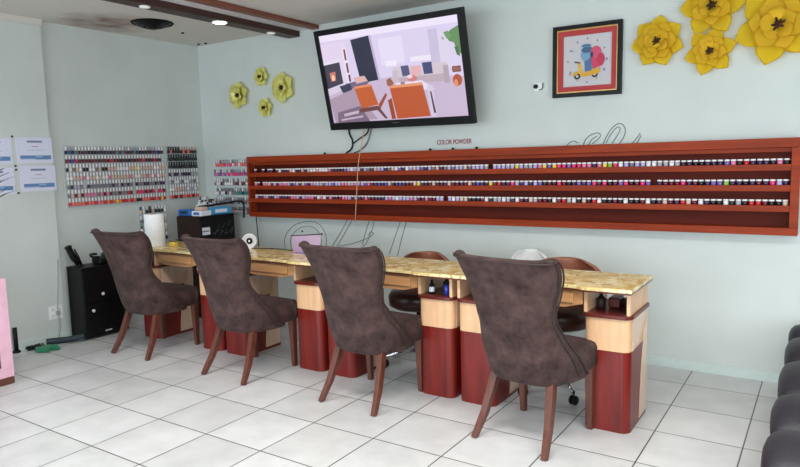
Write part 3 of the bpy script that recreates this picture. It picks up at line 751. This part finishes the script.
it += [EL(.30, .80, .065, .06, (40, 34, 36)), EL(.30, .80, .03, .028, (190, 186, 186)), EL(.66, .78, .065, .06, (40, 34, 36)), EL(.66, .78, .03, .028, (190, 186, 186)),
 ([(.20, .74), (.30, .70), (.44, .74), (.62, .68), (.78, .66), (.76, .76), (.58, .80), (.40, .82), (.34, .74), (.22, .80)], (212, 160, 56)), ([(.30, .52), (.35, .51), (.42, .74), (.34, .76)], (220, 170, 70)), ([(.24, .50), (.36, .53), (.36, .555), (.24, .53)], (70, 60, 70)),
 ([(.44, .42), (.58, .44), (.60, .70), (.46, .72)], (84, 112, 150)), EL(.47, .40, .10, .11, (120, 156, 186)), EL(.50, .30, .12, .06, (66, 100, 132)), EL(.48, .22, .10, .035, (80, 120, 150)),
 ([(.58, .46), (.78, .40), (.82, .62), (.62, .68)], (202, 70, 96)), EL(.68, .36, .11, .12, (206, 84, 112)), EL(.78, .50, .08, .12, (190, 56, 86)), EL(.60, .40, .03, .06, (52, 60, 96)),
 EL(.85, .70, .025, .02, (130, 130, 170)), EL(.90, .52, .02, .015, (180, 110, 180)), EL(.20, .30, .02, .02, (150, 150, 190)), EL(.15, .75, .02, .02, (190, 130, 120)), R4(.30, .86, .8, .875, (206, 190, 180))]
s_ = picture_mesh('artwork', pw-.138, ph-.138, it, 'print', t, .0003); s_.location = (0, -.005, 0)
bm = B(); bx(bm, -pw/2+.029, pw/2-.029, -.003, -.0005, -ph/2+.029, ph/2-.029); obj('backing_board', bm, 'white', t)

# small wall plate with a black plug
t = thing('wall_jack', 'small white wall jack with a black plug, left of the framed picture', 'wall jack', (-1.775, YB, 1.935))
bm = B(); bx(bm, -.028, .034, -.010, -.001, -.030, .030, bevel=.003); obj('plate', bm, 'white', t)
bm = B(); lathe(bm, [(.016, .0), (.016, .012)], 14, mx=Matrix.Translation((-.012, -.0115, .002)) @ Matrix.Rotation(PI/2, 4, 'X')); obj('plug', bm, 'black', t)
bm = B(); tube(bm, [(.012, -.014, -.024), (.030, -.016, -.022), (.040, -.016, -.008), (.040, -.012, .022)], .0035, 6); obj('hook_wire', bm, 'black', t)

# ---------------------------------------------------------------- paper flowers
def petal_mesh(L_, W, cup, back):
    bm = B(); n, m_ = 11, 8; g = []
    for i in range(n+1):
        u = i/n; wd = W*1.12*(math.sin(PI*(.10+.70*u))**.7)*math.sqrt(max(.10, 1-max(0, (u-.40)/.60)**4))
        row = []
        for j in range(m_+1):
            v = (j/m_-.5)*2
            tip = (1-v*v*.07*u)
            rad = L_*u*tip
            y = -(cup*math.sin(u*PI*.62)*L_) - (abs(v)**2)*W*.10*(1-u*.6) + back*u*u*L_
            row.append(bm.verts.new((v*wd/2, y, rad)))
        g.append(row)
    for i in range(n):
        for j in range(m_): 
            f = bm.faces.new((g[i][j], g[i][j+1], g[i+1][j+1], g[i+1][j])); f.smooth = True
    bmesh.ops.solidify(bm, geom=bm.faces[:], thickness=.0015)
    me = bpy.data.meshes.new('petal'); bm.to_mesh(me); bm.free(); return me
def flower(x, z, rad, label, layers, pm, pm2, rot0=0, turn=0, group=None):
    t = thing('paper_flower', label, 'paper flower', (x, YB-.003, z), 0, group)
    t.rotation_euler = (0, 0, turn)
    for li, (n, fr, cup, yoff, W) in enumerate(layers):
        me = petal_mesh(rad*fr, rad*W, cup, .02); me.materials.append(M[pm if li == 0 else pm2])
        for k in range(n):
            o = bpy.data.objects.new('petal', me); C.objects.link(o); o.parent = t
            o.location = (0, -yoff-(k % 2)*.004, 0); o.rotation_euler = (0, 2*PI*k/n+rot0+li*.45, 0)
    yo = layers[-1][3]
    bm = B(); lathe(bm, [(rad*.2, 0), (rad*.2, .014)], 14, mx=Matrix.Translation((0, .002, 0)) @ Matrix.Rotation(PI/2, 4, 'X')); obj('backing_disc', bm, pm, t)
    bm = B(); mx = Matrix.Translation((0, -yo-.002, 0)) @ Matrix.Rotation(PI/2, 4, 'X')
    lathe(bm, [(rad*.17, -.004), (rad*.19, .012), (rad*.12, .02), (rad*.02, .022)], 16, mx=mx); obj('flower_centre', bm, 'petal_c', t)
    bm = B()
    for k in range(9):
        a = 2.4*k; rr = rad*.035*math.sqrt(k)
        tube(bm, [(rr*math.cos(a), -yo-.018, rr*math.sin(a)), (rr*1.7*math.cos(a), -yo-.045, rr*1.7*math.sin(a))], rad*.03, 5)
    obj('stamens', bm, 'pollen', t)
BIG = [(7, 1.0, .16, .012, .66), (6, .74, .34, .022, .60), (5, .50, .55, .032, .46), (4, .28, .8, .040, .28)]
LONG = [(6, 1.0, .18, .012, .62), (6, .66, .40, .024, .52), (5, .42, .60, .034, .38)]
G1, G2 = 'yellow paper flowers right of the framed picture', 'lemon paper flowers left of the television'
flower(-.955, 2.150, .165, 'yellow paper flower closest to the framed picture', BIG, 'petal', 'petal2', .1, 0, G1)
flower(-.645, 2.055, .15, 'lowest and smallest yellow paper flower of the right cluster', LONG, 'petal', 'petal2', .3, 0, G1)
flower(-.64, 2.325, .185, 'yellow paper flower cut off by the top edge of the photo', LONG, 'petal', 'petal2', .55, 0, G1)
flower(-.285, 2.165, .235, 'biggest yellow paper flower at the far right', LONG, 'petal', 'petal2', .25, 0, G1)
SM = [(6, 1.0, .22, .012, .74), (5, .58, .55, .026, .52)]
flower(-4.82, 2.105, .135, 'lemon paper flower farthest left, near the wall corner', SM, 'petal_l', 'petal_l', .2, .0, G2)
flower(-4.51, 2.255, .095, 'small lemon paper flower highest of the left cluster', SM, 'petal_l', 'petal_l', .5, 0, G2)
flower(-4.235, 2.13, .145, 'large lemon paper flower nearest the television', SM, 'petal_l', 'petal_l', .0, 0, G2)
flower(-4.475, 1.965, .095, 'small lemon paper flower lowest of the left cluster', SM, 'petal_l', 'petal_l', .35, 0, G2)

# ---------------------------------------------------------------- certificates on the left wall
def cert(y, z, label):
    t = thing('certificate', label, 'certificate', (XF+.002, y, z), PI/2, 'certificates pinned to the left wall')
    it = [R4(0, 0, 1, 1, (216, 218, 236)), R4(.30, .12, .72, .20, (120, 128, 160)), R4(.42, .33, .60, .37, (206, 150, 170)), R4(.28, .48, .74, .51, (190, 192, 214)),
          R4(.08, .70, .94, .86, (98, 134, 182)), R4(.08, .82, .5, .86, (168, 190, 216)), R4(.5, .72, .7, .78, (150, 172, 206))]
    s_ = picture_mesh('sheet', .285, .205, it, 'print', t, .0004); s_.location = (0, -.002, 0)
    bm = B(); bx(bm, -.1425, .1425, -.0015, .002, -.1025, .1025); obj('backing', bm, 'paper', t)
cert(2.775, 1.592, 'white certificate with a blue band, upper one nearer the wall corner')
cert(2.785, 1.366, 'white certificate with a blue band, lower one nearer the wall corner')
cert(2.455, 1.585, 'white certificate cut by the left edge of the photo, upper one')
cert(2.455, 1.355, 'white certificate behind the leaf tips, lower one at the photo edge')
for y, z in ((2.61, 1.70), (2.615, 1.47), (2.617, 1.44), (2.62, 1.255)):
    bm = B(); lathe(bm, [(.009, 0), (.009, .004), (.005, .008)], 10, mx=Matrix.Translation((XF, y, z)) @ Matrix.Rotation(PI/2, 4, 'Y')); tag(obj('push_pin', bm, 'cable'), 'dark push pin between the certificates on the left wall', 'pin', 'push pins between the certificates')

# ---------------------------------------------------------------- left corner stuff
# outlet
t = thing('power_outlet', 'white double power outlet low on the left wall', 'outlet', (XF, 2.83, .245))
bm = B(); bx(bm, .001, .008, -.058, .058, -.058, .058, bevel=.003); obj('cover_plate', bm, 'white', t)
for dy in (-.027, .027):
    for dz in (-.024, .024):
        bm = B(); bx(bm, .0082, .011, dy-.015, dy+.015, dz-.014, dz+.014, bevel=.003); s_ = obj('socket', bm, 'white', t)
        bm = B(); bx(bm, .0112, .0116, dy-.007, dy-.004, dz-.006, dz+.006); bx(bm, .0112, .0116, dy+.004, dy+.007, dz-.006, dz+.006); obj('slots', bm, 'matte_black', s_)
bm = B(); bx(bm, .0118, .035, -.005, .022, -.022, .012, bevel=.004); obj('plug', bm, 'grey_cord', t)
ol = Vector((XF, 2.83, .245))
for nm, pts in (('plug_cord', [(XF+.03, 2.84, .225), (XF+.04, 2.845, .14), (XF+.05, 2.82, .06), (XF+.08, 2.80, .006), (XF+.14, 2.70, .005), (XF+.11, 2.55, .005)]),
                ('rising_cord', [(XF+.012, 2.84, .27), (XF+.006, 2.855, .35), (XF+.006, 2.87, .50), (XF+.006, 2.885, .68)])):
    bm = B(); tube(bm, spline([Vector(p)-ol for p in pts], 5), .004, 6); obj(nm, bm, 'grey_cord', t)
cord('thick dark cable along the floor by the left wall', [(-5.13, 2.93, .05), (-5.20, 2.84, .032), (-5.26, 2.77, .03), (-5.30, 2.70, .03)], .026, 'cable', 'floor_cable', 'cable')
bm = B()
pts = [( -5.27+.03*math.sin(k*1.9), 2.65-.006*k, .022+.014*math.cos(k*1.9)) for k in range(22)]
tube(bm, spline(pts, 3), .007, 6); tag(obj('coiled_cable', bm, 'black'), 'coiled black cable on the floor left of the green bag', 'cable')
bm = B(); prism(bm, [(-5.22, 2.56), (-5.14, 2.54), (-5.07, 2.60), (-5.12, 2.63), (-5.06, 2.68), (-5.13, 2.70), (-5.21, 2.67)], .003, .035, bevel=.008)
tag(obj('green_bag', bm, 'green'), 'small green plastic piece lying by the floor cable', 'bag')
bm = B(); tube(bm, [(-5.315, 2.47, .012), (-5.325, 2.475, .20)], .016, 8); lathe(bm, [(.03, 0), (.03, .012), (.018, .02)], 12, mx=Matrix.Translation((-5.315, 2.47, 0))); tag(obj('black_post', bm, 'black'), 'short black upright post beside the pink display case', 'post')
# pink display case cut by the left edge
t = thing('display_case', 'pink framed display case with brown plinth at the left edge', 'display case', (-4.56, 2.09, 0))
bm = B(); bx(bm, -.35, 0, -.95, 0, 0, .05, bevel=.003); obj('plinth', bm, 'leg', t)
bm = B()
bx(bm, -.35, -.335, -.95, 0, .0505, .72); bx(bm, -.335, 0, -.95, -.935, .0505, .72); bx(bm, -.335, -.0, -.015, 0, .0505, .72); bx(bm, -.335, 0, -.935, -.015, .70, .72); bx(bm, -.335, -.002, -.935, -.015, .0505, .065)
bx(bm, -.016, 0, -.075, -.0155, .066, .6995); bx(bm, -.016, 0, -.934, -.875, .066, .6995); bx(bm, -.016, 0, -.874, -.076, .066, .12); bx(bm, -.016, 0, -.874, -.076, .65, .6995)
obj('case_body', bm, 'pink_paint', t)
bm = B(); bx(bm, -.012, -.007, -.874, -.076, .121, .649); obj('glass_door', bm, 'glass_dark', t)
# potted plant standing on the case, only leaf tips reach into the frame
t = thing('potted_plant', 'spiky green potted plant, only its leaf tips enter at the left edge', 'plant', (-4.72, 1.95, .7205))
bm = B(); lathe(bm, [(.07, 0), (.10, .17), (.105, .18), (.09, .18), (.088, .15)], 20); obj('pot', bm, 'terracotta', t)
for k in range(15):
    a = 2.4*k+.3; ln = .30; hgt = .50+.10*random.random()
    if k % 2 == 0: a = math.radians(44+5*k); ln = .40-.006*k; hgt = .47+.016*k
    c, s = math.cos(a), math.sin(a)
    bm = B(); L1, R1 = [], []
    for j in range(9):
        u = j/8; rr = ln*u**1.5; z = .15+hgt*(1.9*u-.97*u*u)
        w = .034*math.sin(PI*(.12+.86*u))
        p = Vector((c*rr, s*rr, z)); n_ = Vector((-s, c, 0))*w
        L1.append(bm.verts.new(p-n_)); R1.append(bm.verts.new(p+n_))
    for j in range(8): bm.faces.new((L1[j], R1[j], R1[j+1], L1[j+1]))
    bmesh.ops.solidify(bm, geom=bm.faces[:], thickness=.0015)
    obj('leaf', bm, 'leaf', t)
# black two-door cabinet
t = thing('black_cabinet', 'black two-door cabinet on the floor beside the leftmost chair', 'cabinet', (-5.13, 2.945, 0))
bm = B(); bx(bm, -.225, -.012, .0, .40, .012, .60, bevel=.004); bx(bm, -.228, .004, -.004, .404, .6005, .615, bevel=.004); obj('body', bm, 'black', t)
for z0, z1, kz, ky in ((.312, .592, .375, .165), (.018, .306, .245, .07)):
    bm = B(); bx(bm, -.0115, .0, .006, .394, z0, z1, bevel=.003); d = obj('door', bm, 'black', t)
    bm = B(); lathe(bm, [(.006, 0), (.006, .01), (.013, .013), (.014, .02), (.009, .024)], 14, mx=Matrix.Translation((.0, ky, kz)) @ Matrix.Rotation(PI/2, 4, 'Y')); obj('knob', bm, 'white', d)
    if z0 < .1:
        bm = B()
        for k in range(5): bx(bm, .0002, .0012, .17+k*.013, .179+k*.013, .045, .056)
        obj('maker_mark', bm, 'white', d)
# things on the cabinet
t = thing('hair_clipper', 'black hand tool leaning upright on the black cabinet', 'hair clipper', (-5.30, 2.985, .6155))
bm = B(); tube(bm, spline([(0, .03, .012), (0, .005, .06), (0, -.022, .12), (0, -.04, .165), (0, -.045, .178)], 4), [.018]*4+[.026]*8+[.030]*3+[.018]*2, 10); obj('handle', bm, 'black', t)
bm = B(); tube(bm, [(.028, .045, .012), (.03, .02, .08), (.028, -.005, .15)], [.010, .012, .006], 8); obj('barrel', bm, 'black', t)
bm = B(); tube(bm, spline([(0, .035, .010), (.06, .05, .008), (.08, .02, .008), (.05, .0, .008)], 4), .004, 6); obj('cord', bm, 'black', t)
t = thing('nail_drill', 'black rounded machine lying on the black cabinet behind the chair', 'machine', (-5.22, 3.20, .6155))
bm = B(); bx(bm, -.07, .06, -.07, .10, 0, .06, bevel=.02, seg=3); obj('housing', bm, 'black', t)
bm = B(); lathe(bm, [(.03, .061), (.028, .085), (.012, .095)], 16, mx=Matrix.Translation((-.01, .02, 0))); obj('dial', bm, 'cable', t)
bm = B(); tube(bm, spline([(.03, -.05, .065), (.0, -.10, .07), (-.05, -.08, .085), (-.06, -.02, .08)], 4), .010, 8); obj('handpiece', bm, 'black', t)

# ---------------------------------------------------------------- corner cabinet, box and packages
t = thing('storage_cabinet', 'dark cabinet in the corner, brown front and black printed side', 'cabinet', (-5.01, 4.155, 0))
bm = B(); bx(bm, -.17, .165, -.195, .205, 0, .965, bevel=.004); obj('body', bm, 'darkbrown', t)
bm = B(); bx(bm, -.165, .16, -.208, -.196, .05, .96, bevel=.003); obj('door', bm, 'darkbrown', t)
bm = B(); bx(bm, .1655, .172, -.205, .203, .02, .963, bevel=.002); pnl = obj('printed_panel', bm, 'black', t, label='black side with a white label and thin drawn lines')
bm = B(); bx(bm, .1722, .1732, -.19, -.10, .79, .86)
obj('white_label', bm, 'paper', pnl)
bm = B()
for y, z in ((-.04, .79), (-.01, .84), (.03, .79), (.06, .85), (.09, .79), (.13, .87), (.16, .79)):
    tube(bm, [(.1735, y-.01, z-.02), (.1735, y+.02, z+.03)], .0018, 4)
tube(bm, spline([(.1735, -.07, .79), (.1735, .02, .82), (.1735, .10, .78), (.1735, .18, .83)], 5), .002, 4)
obj('line_drawing', bm, 'grey_metal', pnl)
bm = B()
for k in range(6): bx(bm, .1734, .174, -.185+k*.013, -.176+k*.013, .818, .83)
obj('label_print', bm, 'matte_black', pnl)
def pack(name, label, x, y, sx, sy, sz, m_, z=.9805, rz=0, cat='package', accent=None):
    t = thing(name, label, cat, (x, y, z), rz)
    bm = B(); bx(bm, -sx/2, sx/2, -sy/2, sy/2, 0, sz, bevel=min(sz, sy)*.18, seg=2); obj('wrapper', bm, m_, t)
    bm = B(); bx(bm, -sx*.28, sx*.28, -sy/2-.002, -sy/2+.0, sz*.3, sz*.75); obj('label_patch', bm, accent or 'paper', t)
    return t
TOPZ = .9655
pack('glove_box', 'deep blue package at the left end on the corner cabinet', -5.085, 4.03, .18, .13, .06, 'blue_pack', TOPZ, accent='cable')
pack('towel_pack', 'white package with a blue patch on the corner cabinet, middle', -4.915, 4.03, .13, .13, .05, 'paper', TOPZ, .1, accent='blue_pack')
pack('wipes_pack', 'light blue package at the right end on the corner cabinet', -4.93, 4.225, .25, .14, .07, 'sky_pack', TOPZ, PI/2-.05)
bm = B(); bx(bm, -.05, .05, -.04, .04, 0, .035, bevel=.01); o = obj('small_box', bm, 'lacquer_nude'); o.location = (-4.915, 4.03, TOPZ+.0505); tag(o, 'small tan box lying on the white package', 'box')
t = thing('fabric_bundle', 'crumpled black and white cloth bundle on the corner cabinet', 'cloth', (-5.075, 4.22, TOPZ))
bm = B(); tt = bmesh.new(); bmesh.ops.create_icosphere(tt, subdivisions=3, radius=1)
for v in tt.verts:
    f = 1+.14*math.sin(7*v.co.x+3*v.co.z)+.10*math.sin(9*v.co.y+5*v.co.x); v.co = Vector((v.co.x*.045*f, v.co.y*.10*f, max(0, (v.co.z+.8)*.085*f)))
merge(bm, tt); obj('cloth', bm, 'spots', t) if 'spots' in M else None
m, N, L, b = new_mat('spotted_cloth'); vo = N.new('ShaderNodeTexVoronoi'); vo.inputs['Scale'].default_value = 30; tc = N.new('ShaderNodeTexCoord'); L.new(tc.outputs['Object'], vo.inputs['Vector'])
r = N.new('ShaderNodeValToRGB'); r.color_ramp.interpolation = 'CONSTANT'; r.color_ramp.elements[1].position = .42
r.color_ramp.elements[0].color = (.01, .01, .01, 1); r.color_ramp.elements[1].color = (.7, .7, .7, 1); L.new(vo.outputs['Distance'], r.inputs['Fac']); L.new(r.outputs[0], b.inputs['Base Color']); M['spots'] = m
me = bpy.data.meshes.new('cloth'); bm.to_mesh(me) if bm.is_valid else None
bm.free() if bm.is_valid else None
me.materials.append(M['spots']); o = bpy.data.objects.new('cloth', me); C.objects.link(o); o.parent = t
cord('black hose sprawling over the packages towards the wooden rack', [(-5.02, 4.085, 1.045), (-4.98, 4.11, 1.05), (-4.93, 4.16, 1.055), (-4.915, 4.25, 1.06), (-4.88, 4.34, 1.07), (-4.80, 4.40, 1.08), (-4.74, 4.40, 1.05), (-4.74, 4.395, .92)], .010, 'black', 'hose', 'hose')

# ---------------------------------------------------------------- on the tables
TZ = .7655
t = thing('paper_towel_roll', 'white paper towel roll standing on the leftmost nail table', 'paper towel', (-4.757, 3.40, TZ))
bm = B(); lathe(bm, [(.022, 0), (.078, .0), (.080, .004), (.080, .268), (.078, .272), (.022, .272), (.020, .26)], 32, caps=False); obj('paper_roll', bm, 'towel', t)
bm = B(); lathe(bm, [(.0195, .0), (.0195, .274), (.0185, .274)], 16, caps=False); obj('cardboard_core', bm, 'tan_cord', t)
t = thing('cream_jar', 'small yellow jar with a silver lid next to the paper towel roll', 'jar', (-4.600, 3.46, TZ))
bm = B(); lathe(bm, [(.035, 0), (.037, .004), (.037, .035), (.032, .04)], 20); obj('jar_body', bm, 'yellow', t)
bm = B(); lathe(bm, [(.036, .0405), (.036, .058), (.033, .061)], 20); obj('lid', bm, 'silver_lid' if 'silver_lid' in M else 'grey_metal', t)
t = thing('dust_fan', 'white round desk fan with black hub on the nail tables, left of the script loops', 'fan', (-3.865, 3.63, TZ))
t.scale = (.70, .70, .70)
mx = Matrix.Translation((0, 0, .085)) @ Matrix.Rotation(math.radians(38), 4, 'Z') @ Matrix.Rotation(PI/2, 4, 'X')
bm = B(); lathe(bm, [(.075, -.018), (.082, -.015), (.082, .015), (.075, .018), (.066, .012), (.066, -.012)], 28, mx=mx, caps=False)
for k in range(8):
    a = 2*PI*k/8; tube(bm, [mx @ Vector((.03*math.cos(a), .03*math.sin(a), .012)), mx @ Vector((.07*math.cos(a), .07*math.sin(a), .014))], .0022, 5)
obj('guard', bm, 'gloss_white', t)
bm = B(); lathe(bm, [(.068, -.010), (.068, -.006)], 28, mx=mx); obj('back_disc', bm, 'gloss_white', t)
bm = B(); lathe(bm, [(.034, .002), (.036, .012), (.034, .022), (.02, .024)], 22, mx=mx); h_ = obj('hub', bm, 'black', t)
bm = B(); lathe(bm, [(.011, .0245), (.011, .027)], 14, mx=mx); obj('hub_cap', bm, 'white', h_)
bm = B(); bx(bm, -.04, .04, -.028, .028, 0, .010, bevel=.003); obj('foot', bm, 'gloss_white', t)
cord('black cord hanging from the left end of the wooden rack', [(-4.62, 4.44, .93), (-4.61, 4.44, .80), (-4.58, 4.42, .62), (-4.45, 4.32, .50)], .005, 'black', 'hanging_cord', 'cord')
cord('thin dark cord trailing over the stone tops right of the fan', [(-3.81, 3.60, TZ+.004), (-3.75, 3.62, TZ+.004), (-3.6, 3.66, TZ+.004), (-3.42, 3.64, TZ+.004), (-3.25, 3.66, TZ+.004)], .0035, 'black', 'loose_cord', 'cord')
t = thing('acrylic_stand', 'slanted pinkish clear acrylic stand with black edge on the nail tables', 'stand', (-3.20, 3.58, TZ), math.radians(0))
bm = B(); prism(bm, [(-.15, .005), (.10, .005), (.135, .145), (-.155, .125)], -.002, .002, 'y'); obj('panel', bm, 'pink_acrylic', t)
bm = B(); tube(bm, [(-.17, 0, .125), (.15, 0, .152)], .0035, 6); e_ = obj('edge_strip', bm, 'black', t)
bm = B(); lathe(bm, [(.001, -.009), (.009, 0), (.001, .009)], 10, mx=Matrix.Translation((.142, -.006, .152))); lathe(bm, [(.001, -.008), (.008, 0), (.001, .008)], 10, mx=Matrix.Translation((-.045, -.006, .165))); obj('knobs', bm, 'black', t)
bm = B(); prism(bm, [(-.14, 0), (.09, 0), (.09, .004), (-.14, .004)], -.05, .05, 'y'); obj('foot_plate', bm, 'pink_acrylic', t)
# bottles inside the niches
NZ = .6225
def niche_bottle(x, y, h, rr, m_, lab, capm='black', label_m=None):
    t = thing('product_bottle', lab, 'bottle', (x, y, NZ))
    bm = B(); lathe(bm, [(rr*.9, 0), (rr, .003), (rr, h*.62), (rr*.5, h*.74)], 16); obj('bottle_body', bm, m_, t)
    bm = B(); lathe(bm, [(rr*.42, h*.745), (rr*.40, h)], 12); obj('cap', bm, capm, t)
    if label_m:
        bm = B(); lathe(bm, [(rr+.0008, h*.15), (rr+.0008, h*.5)], 16, caps=False); obj('paper_label', bm, label_m, t)
px = -2.3205+TW/2-.135
niche_bottle(px-.05, TY+.055, .085, .017, 'black', 'dark bottle with a white label in the niche beside the nearest chair', 'black', 'paper')
niche_bottle(px-.005, TY+.16, .090, .022, 'matte_black', 'matte black bottle at the back of the niche, between two others', 'black')
niche_bottle(px+.045, TY+.07, .082, .019, 'lacquer_blue', 'blue bottle with black cap in the niche beside the nearest chair', 'black')
px = -1.30+TW/2-.135
niche_bottle(px-.065, TY+.13, .085, .024, 'darkbrown', 'dark brown bottle in the niche of the right end pedestal', 'black')
bm = B(); bx(bm, -.03, .03, -.05, .05, 0, .055, bevel=.008); o = obj('nail_file_block', bm, 'burg' if 'burg' in M else 'edge'); o.location = (px-.005, TY+.20, NZ); tag(o, 'dark red block in the niche of the right end pedestal', 'block')
bm = B(); prism(bm, [(-.05, 0), (.05, 0), (.05, .02), (.0, .045), (-.05, .03)], -.02, .02, 'y', bevel=.004); o = obj('black_clip', bm, 'black'); o.location = (px+.05, TY+.25, NZ); tag(o, 'black clamp in the niche of the right end pedestal', 'clamp')
px = -4.3615-TW/2+.135
px = -4.3615+TW/2-.135
niche_bottle(px-.03, TY+.07, .08, .018, 'black', 'black bottle in the niche right of the paper towel roll', 'black', 'paper')
niche_bottle(px+.03, TY+.09, .08, .018, 'black', 'plain black bottle in the left nail table niche, right one', 'grey_metal')
px = -3.341-TW/2+.135
niche_bottle(px+.04, TY+.07, .09, .028, 'black', 'wide black jar in the niche beside the second chair from the left', 'black')

# ---------------------------------------------------------------- quilted black sofa
t = thing('channel_sofa', 'black vinyl channel-tufted bench along the right edge', 'sofa', (.315, 3.20, 0))
bm = B(); bx(bm, -.40, .45, -2.1, 1.22, .0, .10, bevel=.01); obj('base', bm, 'matte_black', t)
edges = [1.23, .97, .50, -.03, -.46, -.86, -1.26, -1.66, -2.06]
for a, b2 in zip(edges, edges[1:]):
    bm = B(); L_ = a-b2; n = 14; sec = []
    for k in range(n+1):        # bulging roll profile in (y,z)
        th = PI*k/n; sec.append((math.cos(th), math.sin(th)))
    cols = []
    xs = [(-.43, .15, .30), (-.435, .55, .75), (-.41, .85, .93), (-.35, 1, 1), (.45, 1, 1)]
    for x, fz, fy in xs:
        row = []
        for c_, s_ in sec:
            yy = (a+b2)/2+c_*L_/2*(fy*.1+.9)
            z = .09+(.20+.16*s_**.55)*1.0*(.55+.45*fz)
            xo = x-.045*s_**.6*(1 if x < -.3 else 0)
            row.append(bm.verts.new((xo, yy, z)))
        row.append(bm.verts.new((x+.01, b2+.01, .08))); row.append(bm.verts.new((x+.01, a-.01, .08)))
        cols.append(row)
    m_ = len(cols[0])
    for p_, q_ in zip(cols, cols[1:]):
        for k in range(m_): bm.faces.new((p_[k], p_[(k+1) % m_], q_[(k+1) % m_], q_[k]))
    bm.faces.new(cols[0][::-1]); bm.faces.new(cols[-1])
    obj('channel_cushion', bm, 'black_leather', t, sub=1)

# ---------------------------------------------------------------- light
def area(name, loc, rot, sx, sy, e, col=(1, 1, 1)):
    l = bpy.data.lights.new(name, 'AREA'); l.shape = 'RECTANGLE'; l.size = sx; l.size_y = sy; l.energy = e; l.color = col
    o = bpy.data.objects.new(name, l); C.objects.link(o); o.location = loc; o.rotation_euler = rot; return o
# daylight entering through the four shop-front windows
for i, (a, b2) in enumerate(((XL+.05, -3.4), (-3.2, -1.4), (-1.2, .6), (.8, XR-.05))):
    l = area('window_daylight', ((a+b2)/2, Y0-.02, 1.32), (PI/2-.30, 0, 0), b2-a-.1, 1.9, (40, 40, 40, 40)[i], (.80, .92, 1))
    l.data.spread = math.radians(125)
l = area('window_daylight', (XR+.02, .8, 1.3), (PI/2, 0, PI/2), 3.0, 1.7, 75, (.84, .94, 1))
# ceiling panel lights of the salon
for x, y, e in ((-3.2, 1.75, 21), (-1.3, 1.75, 27), (.4, 1.75, 33), (1.9, 2.2, 18), (-3.0, -.8, 12), (.2, -.6, 26)):
    l = area('ceiling_panel_light', (x, y, H-.02), (0, 0, 0), 1.1, .5, e, (1, .985, .95)); l.data.spread = math.radians(146)
sp = bpy.data.lights.new('downlight_beam', 'SPOT'); sp.energy = 5; sp.spot_size = 2.0; sp.spot_blend = .6; sp.shadow_soft_size = .06; sp.color = (1, .95, .88)
o = bpy.data.objects.new('downlight_beam', sp); C.objects.link(o); o.location = (-4.095, 3.65, 2.54)
w = bpy.data.worlds.new('World'); bpy.context.scene.world = w; w.use_nodes = True
w.node_tree.nodes['Background'].inputs[0].default_value = (.75, .85, 1, 1); w.node_tree.nodes['Background'].inputs[1].default_value = .6

# ---------------------------------------------------------------- camera
yaw, pitch, roll, F = 0.58646047, -0.11154995, -0.02599738, 646.885
cy, sy, cp, spn = math.cos(yaw), math.sin(yaw), math.cos(pitch), math.sin(pitch)
f = Vector((-sy*cp, cy*cp, spn)); r0 = Vector((cy, sy, 0)); u0 = r0.cross(f)
rgt = math.cos(roll)*r0+math.sin(roll)*u0; up = -math.sin(roll)*r0+math.cos(roll)*u0
cam = bpy.data.cameras.new('camera'); co = bpy.data.objects.new('camera', cam); C.objects.link(co)
mw = Matrix((rgt, up, -f)).transposed().to_4x4(); mw.translation = (0, 0, 1.43)
co.matrix_world = mw; cam.sensor_width = 36; cam.lens = F/800*36; cam.clip_start = .05
S_ = bpy.context.scene; S_.camera = co
S_.view_settings.view_transform = 'Standard'; S_.view_settings.look = 'None'; S_.view_settings.gamma = 1; S_.view_settings.use_curve_mapping = False
S_.view_settings.exposure = 0.06
S_.cycles.use_denoising = True
S_.cycles.transparent_max_bounces = 16
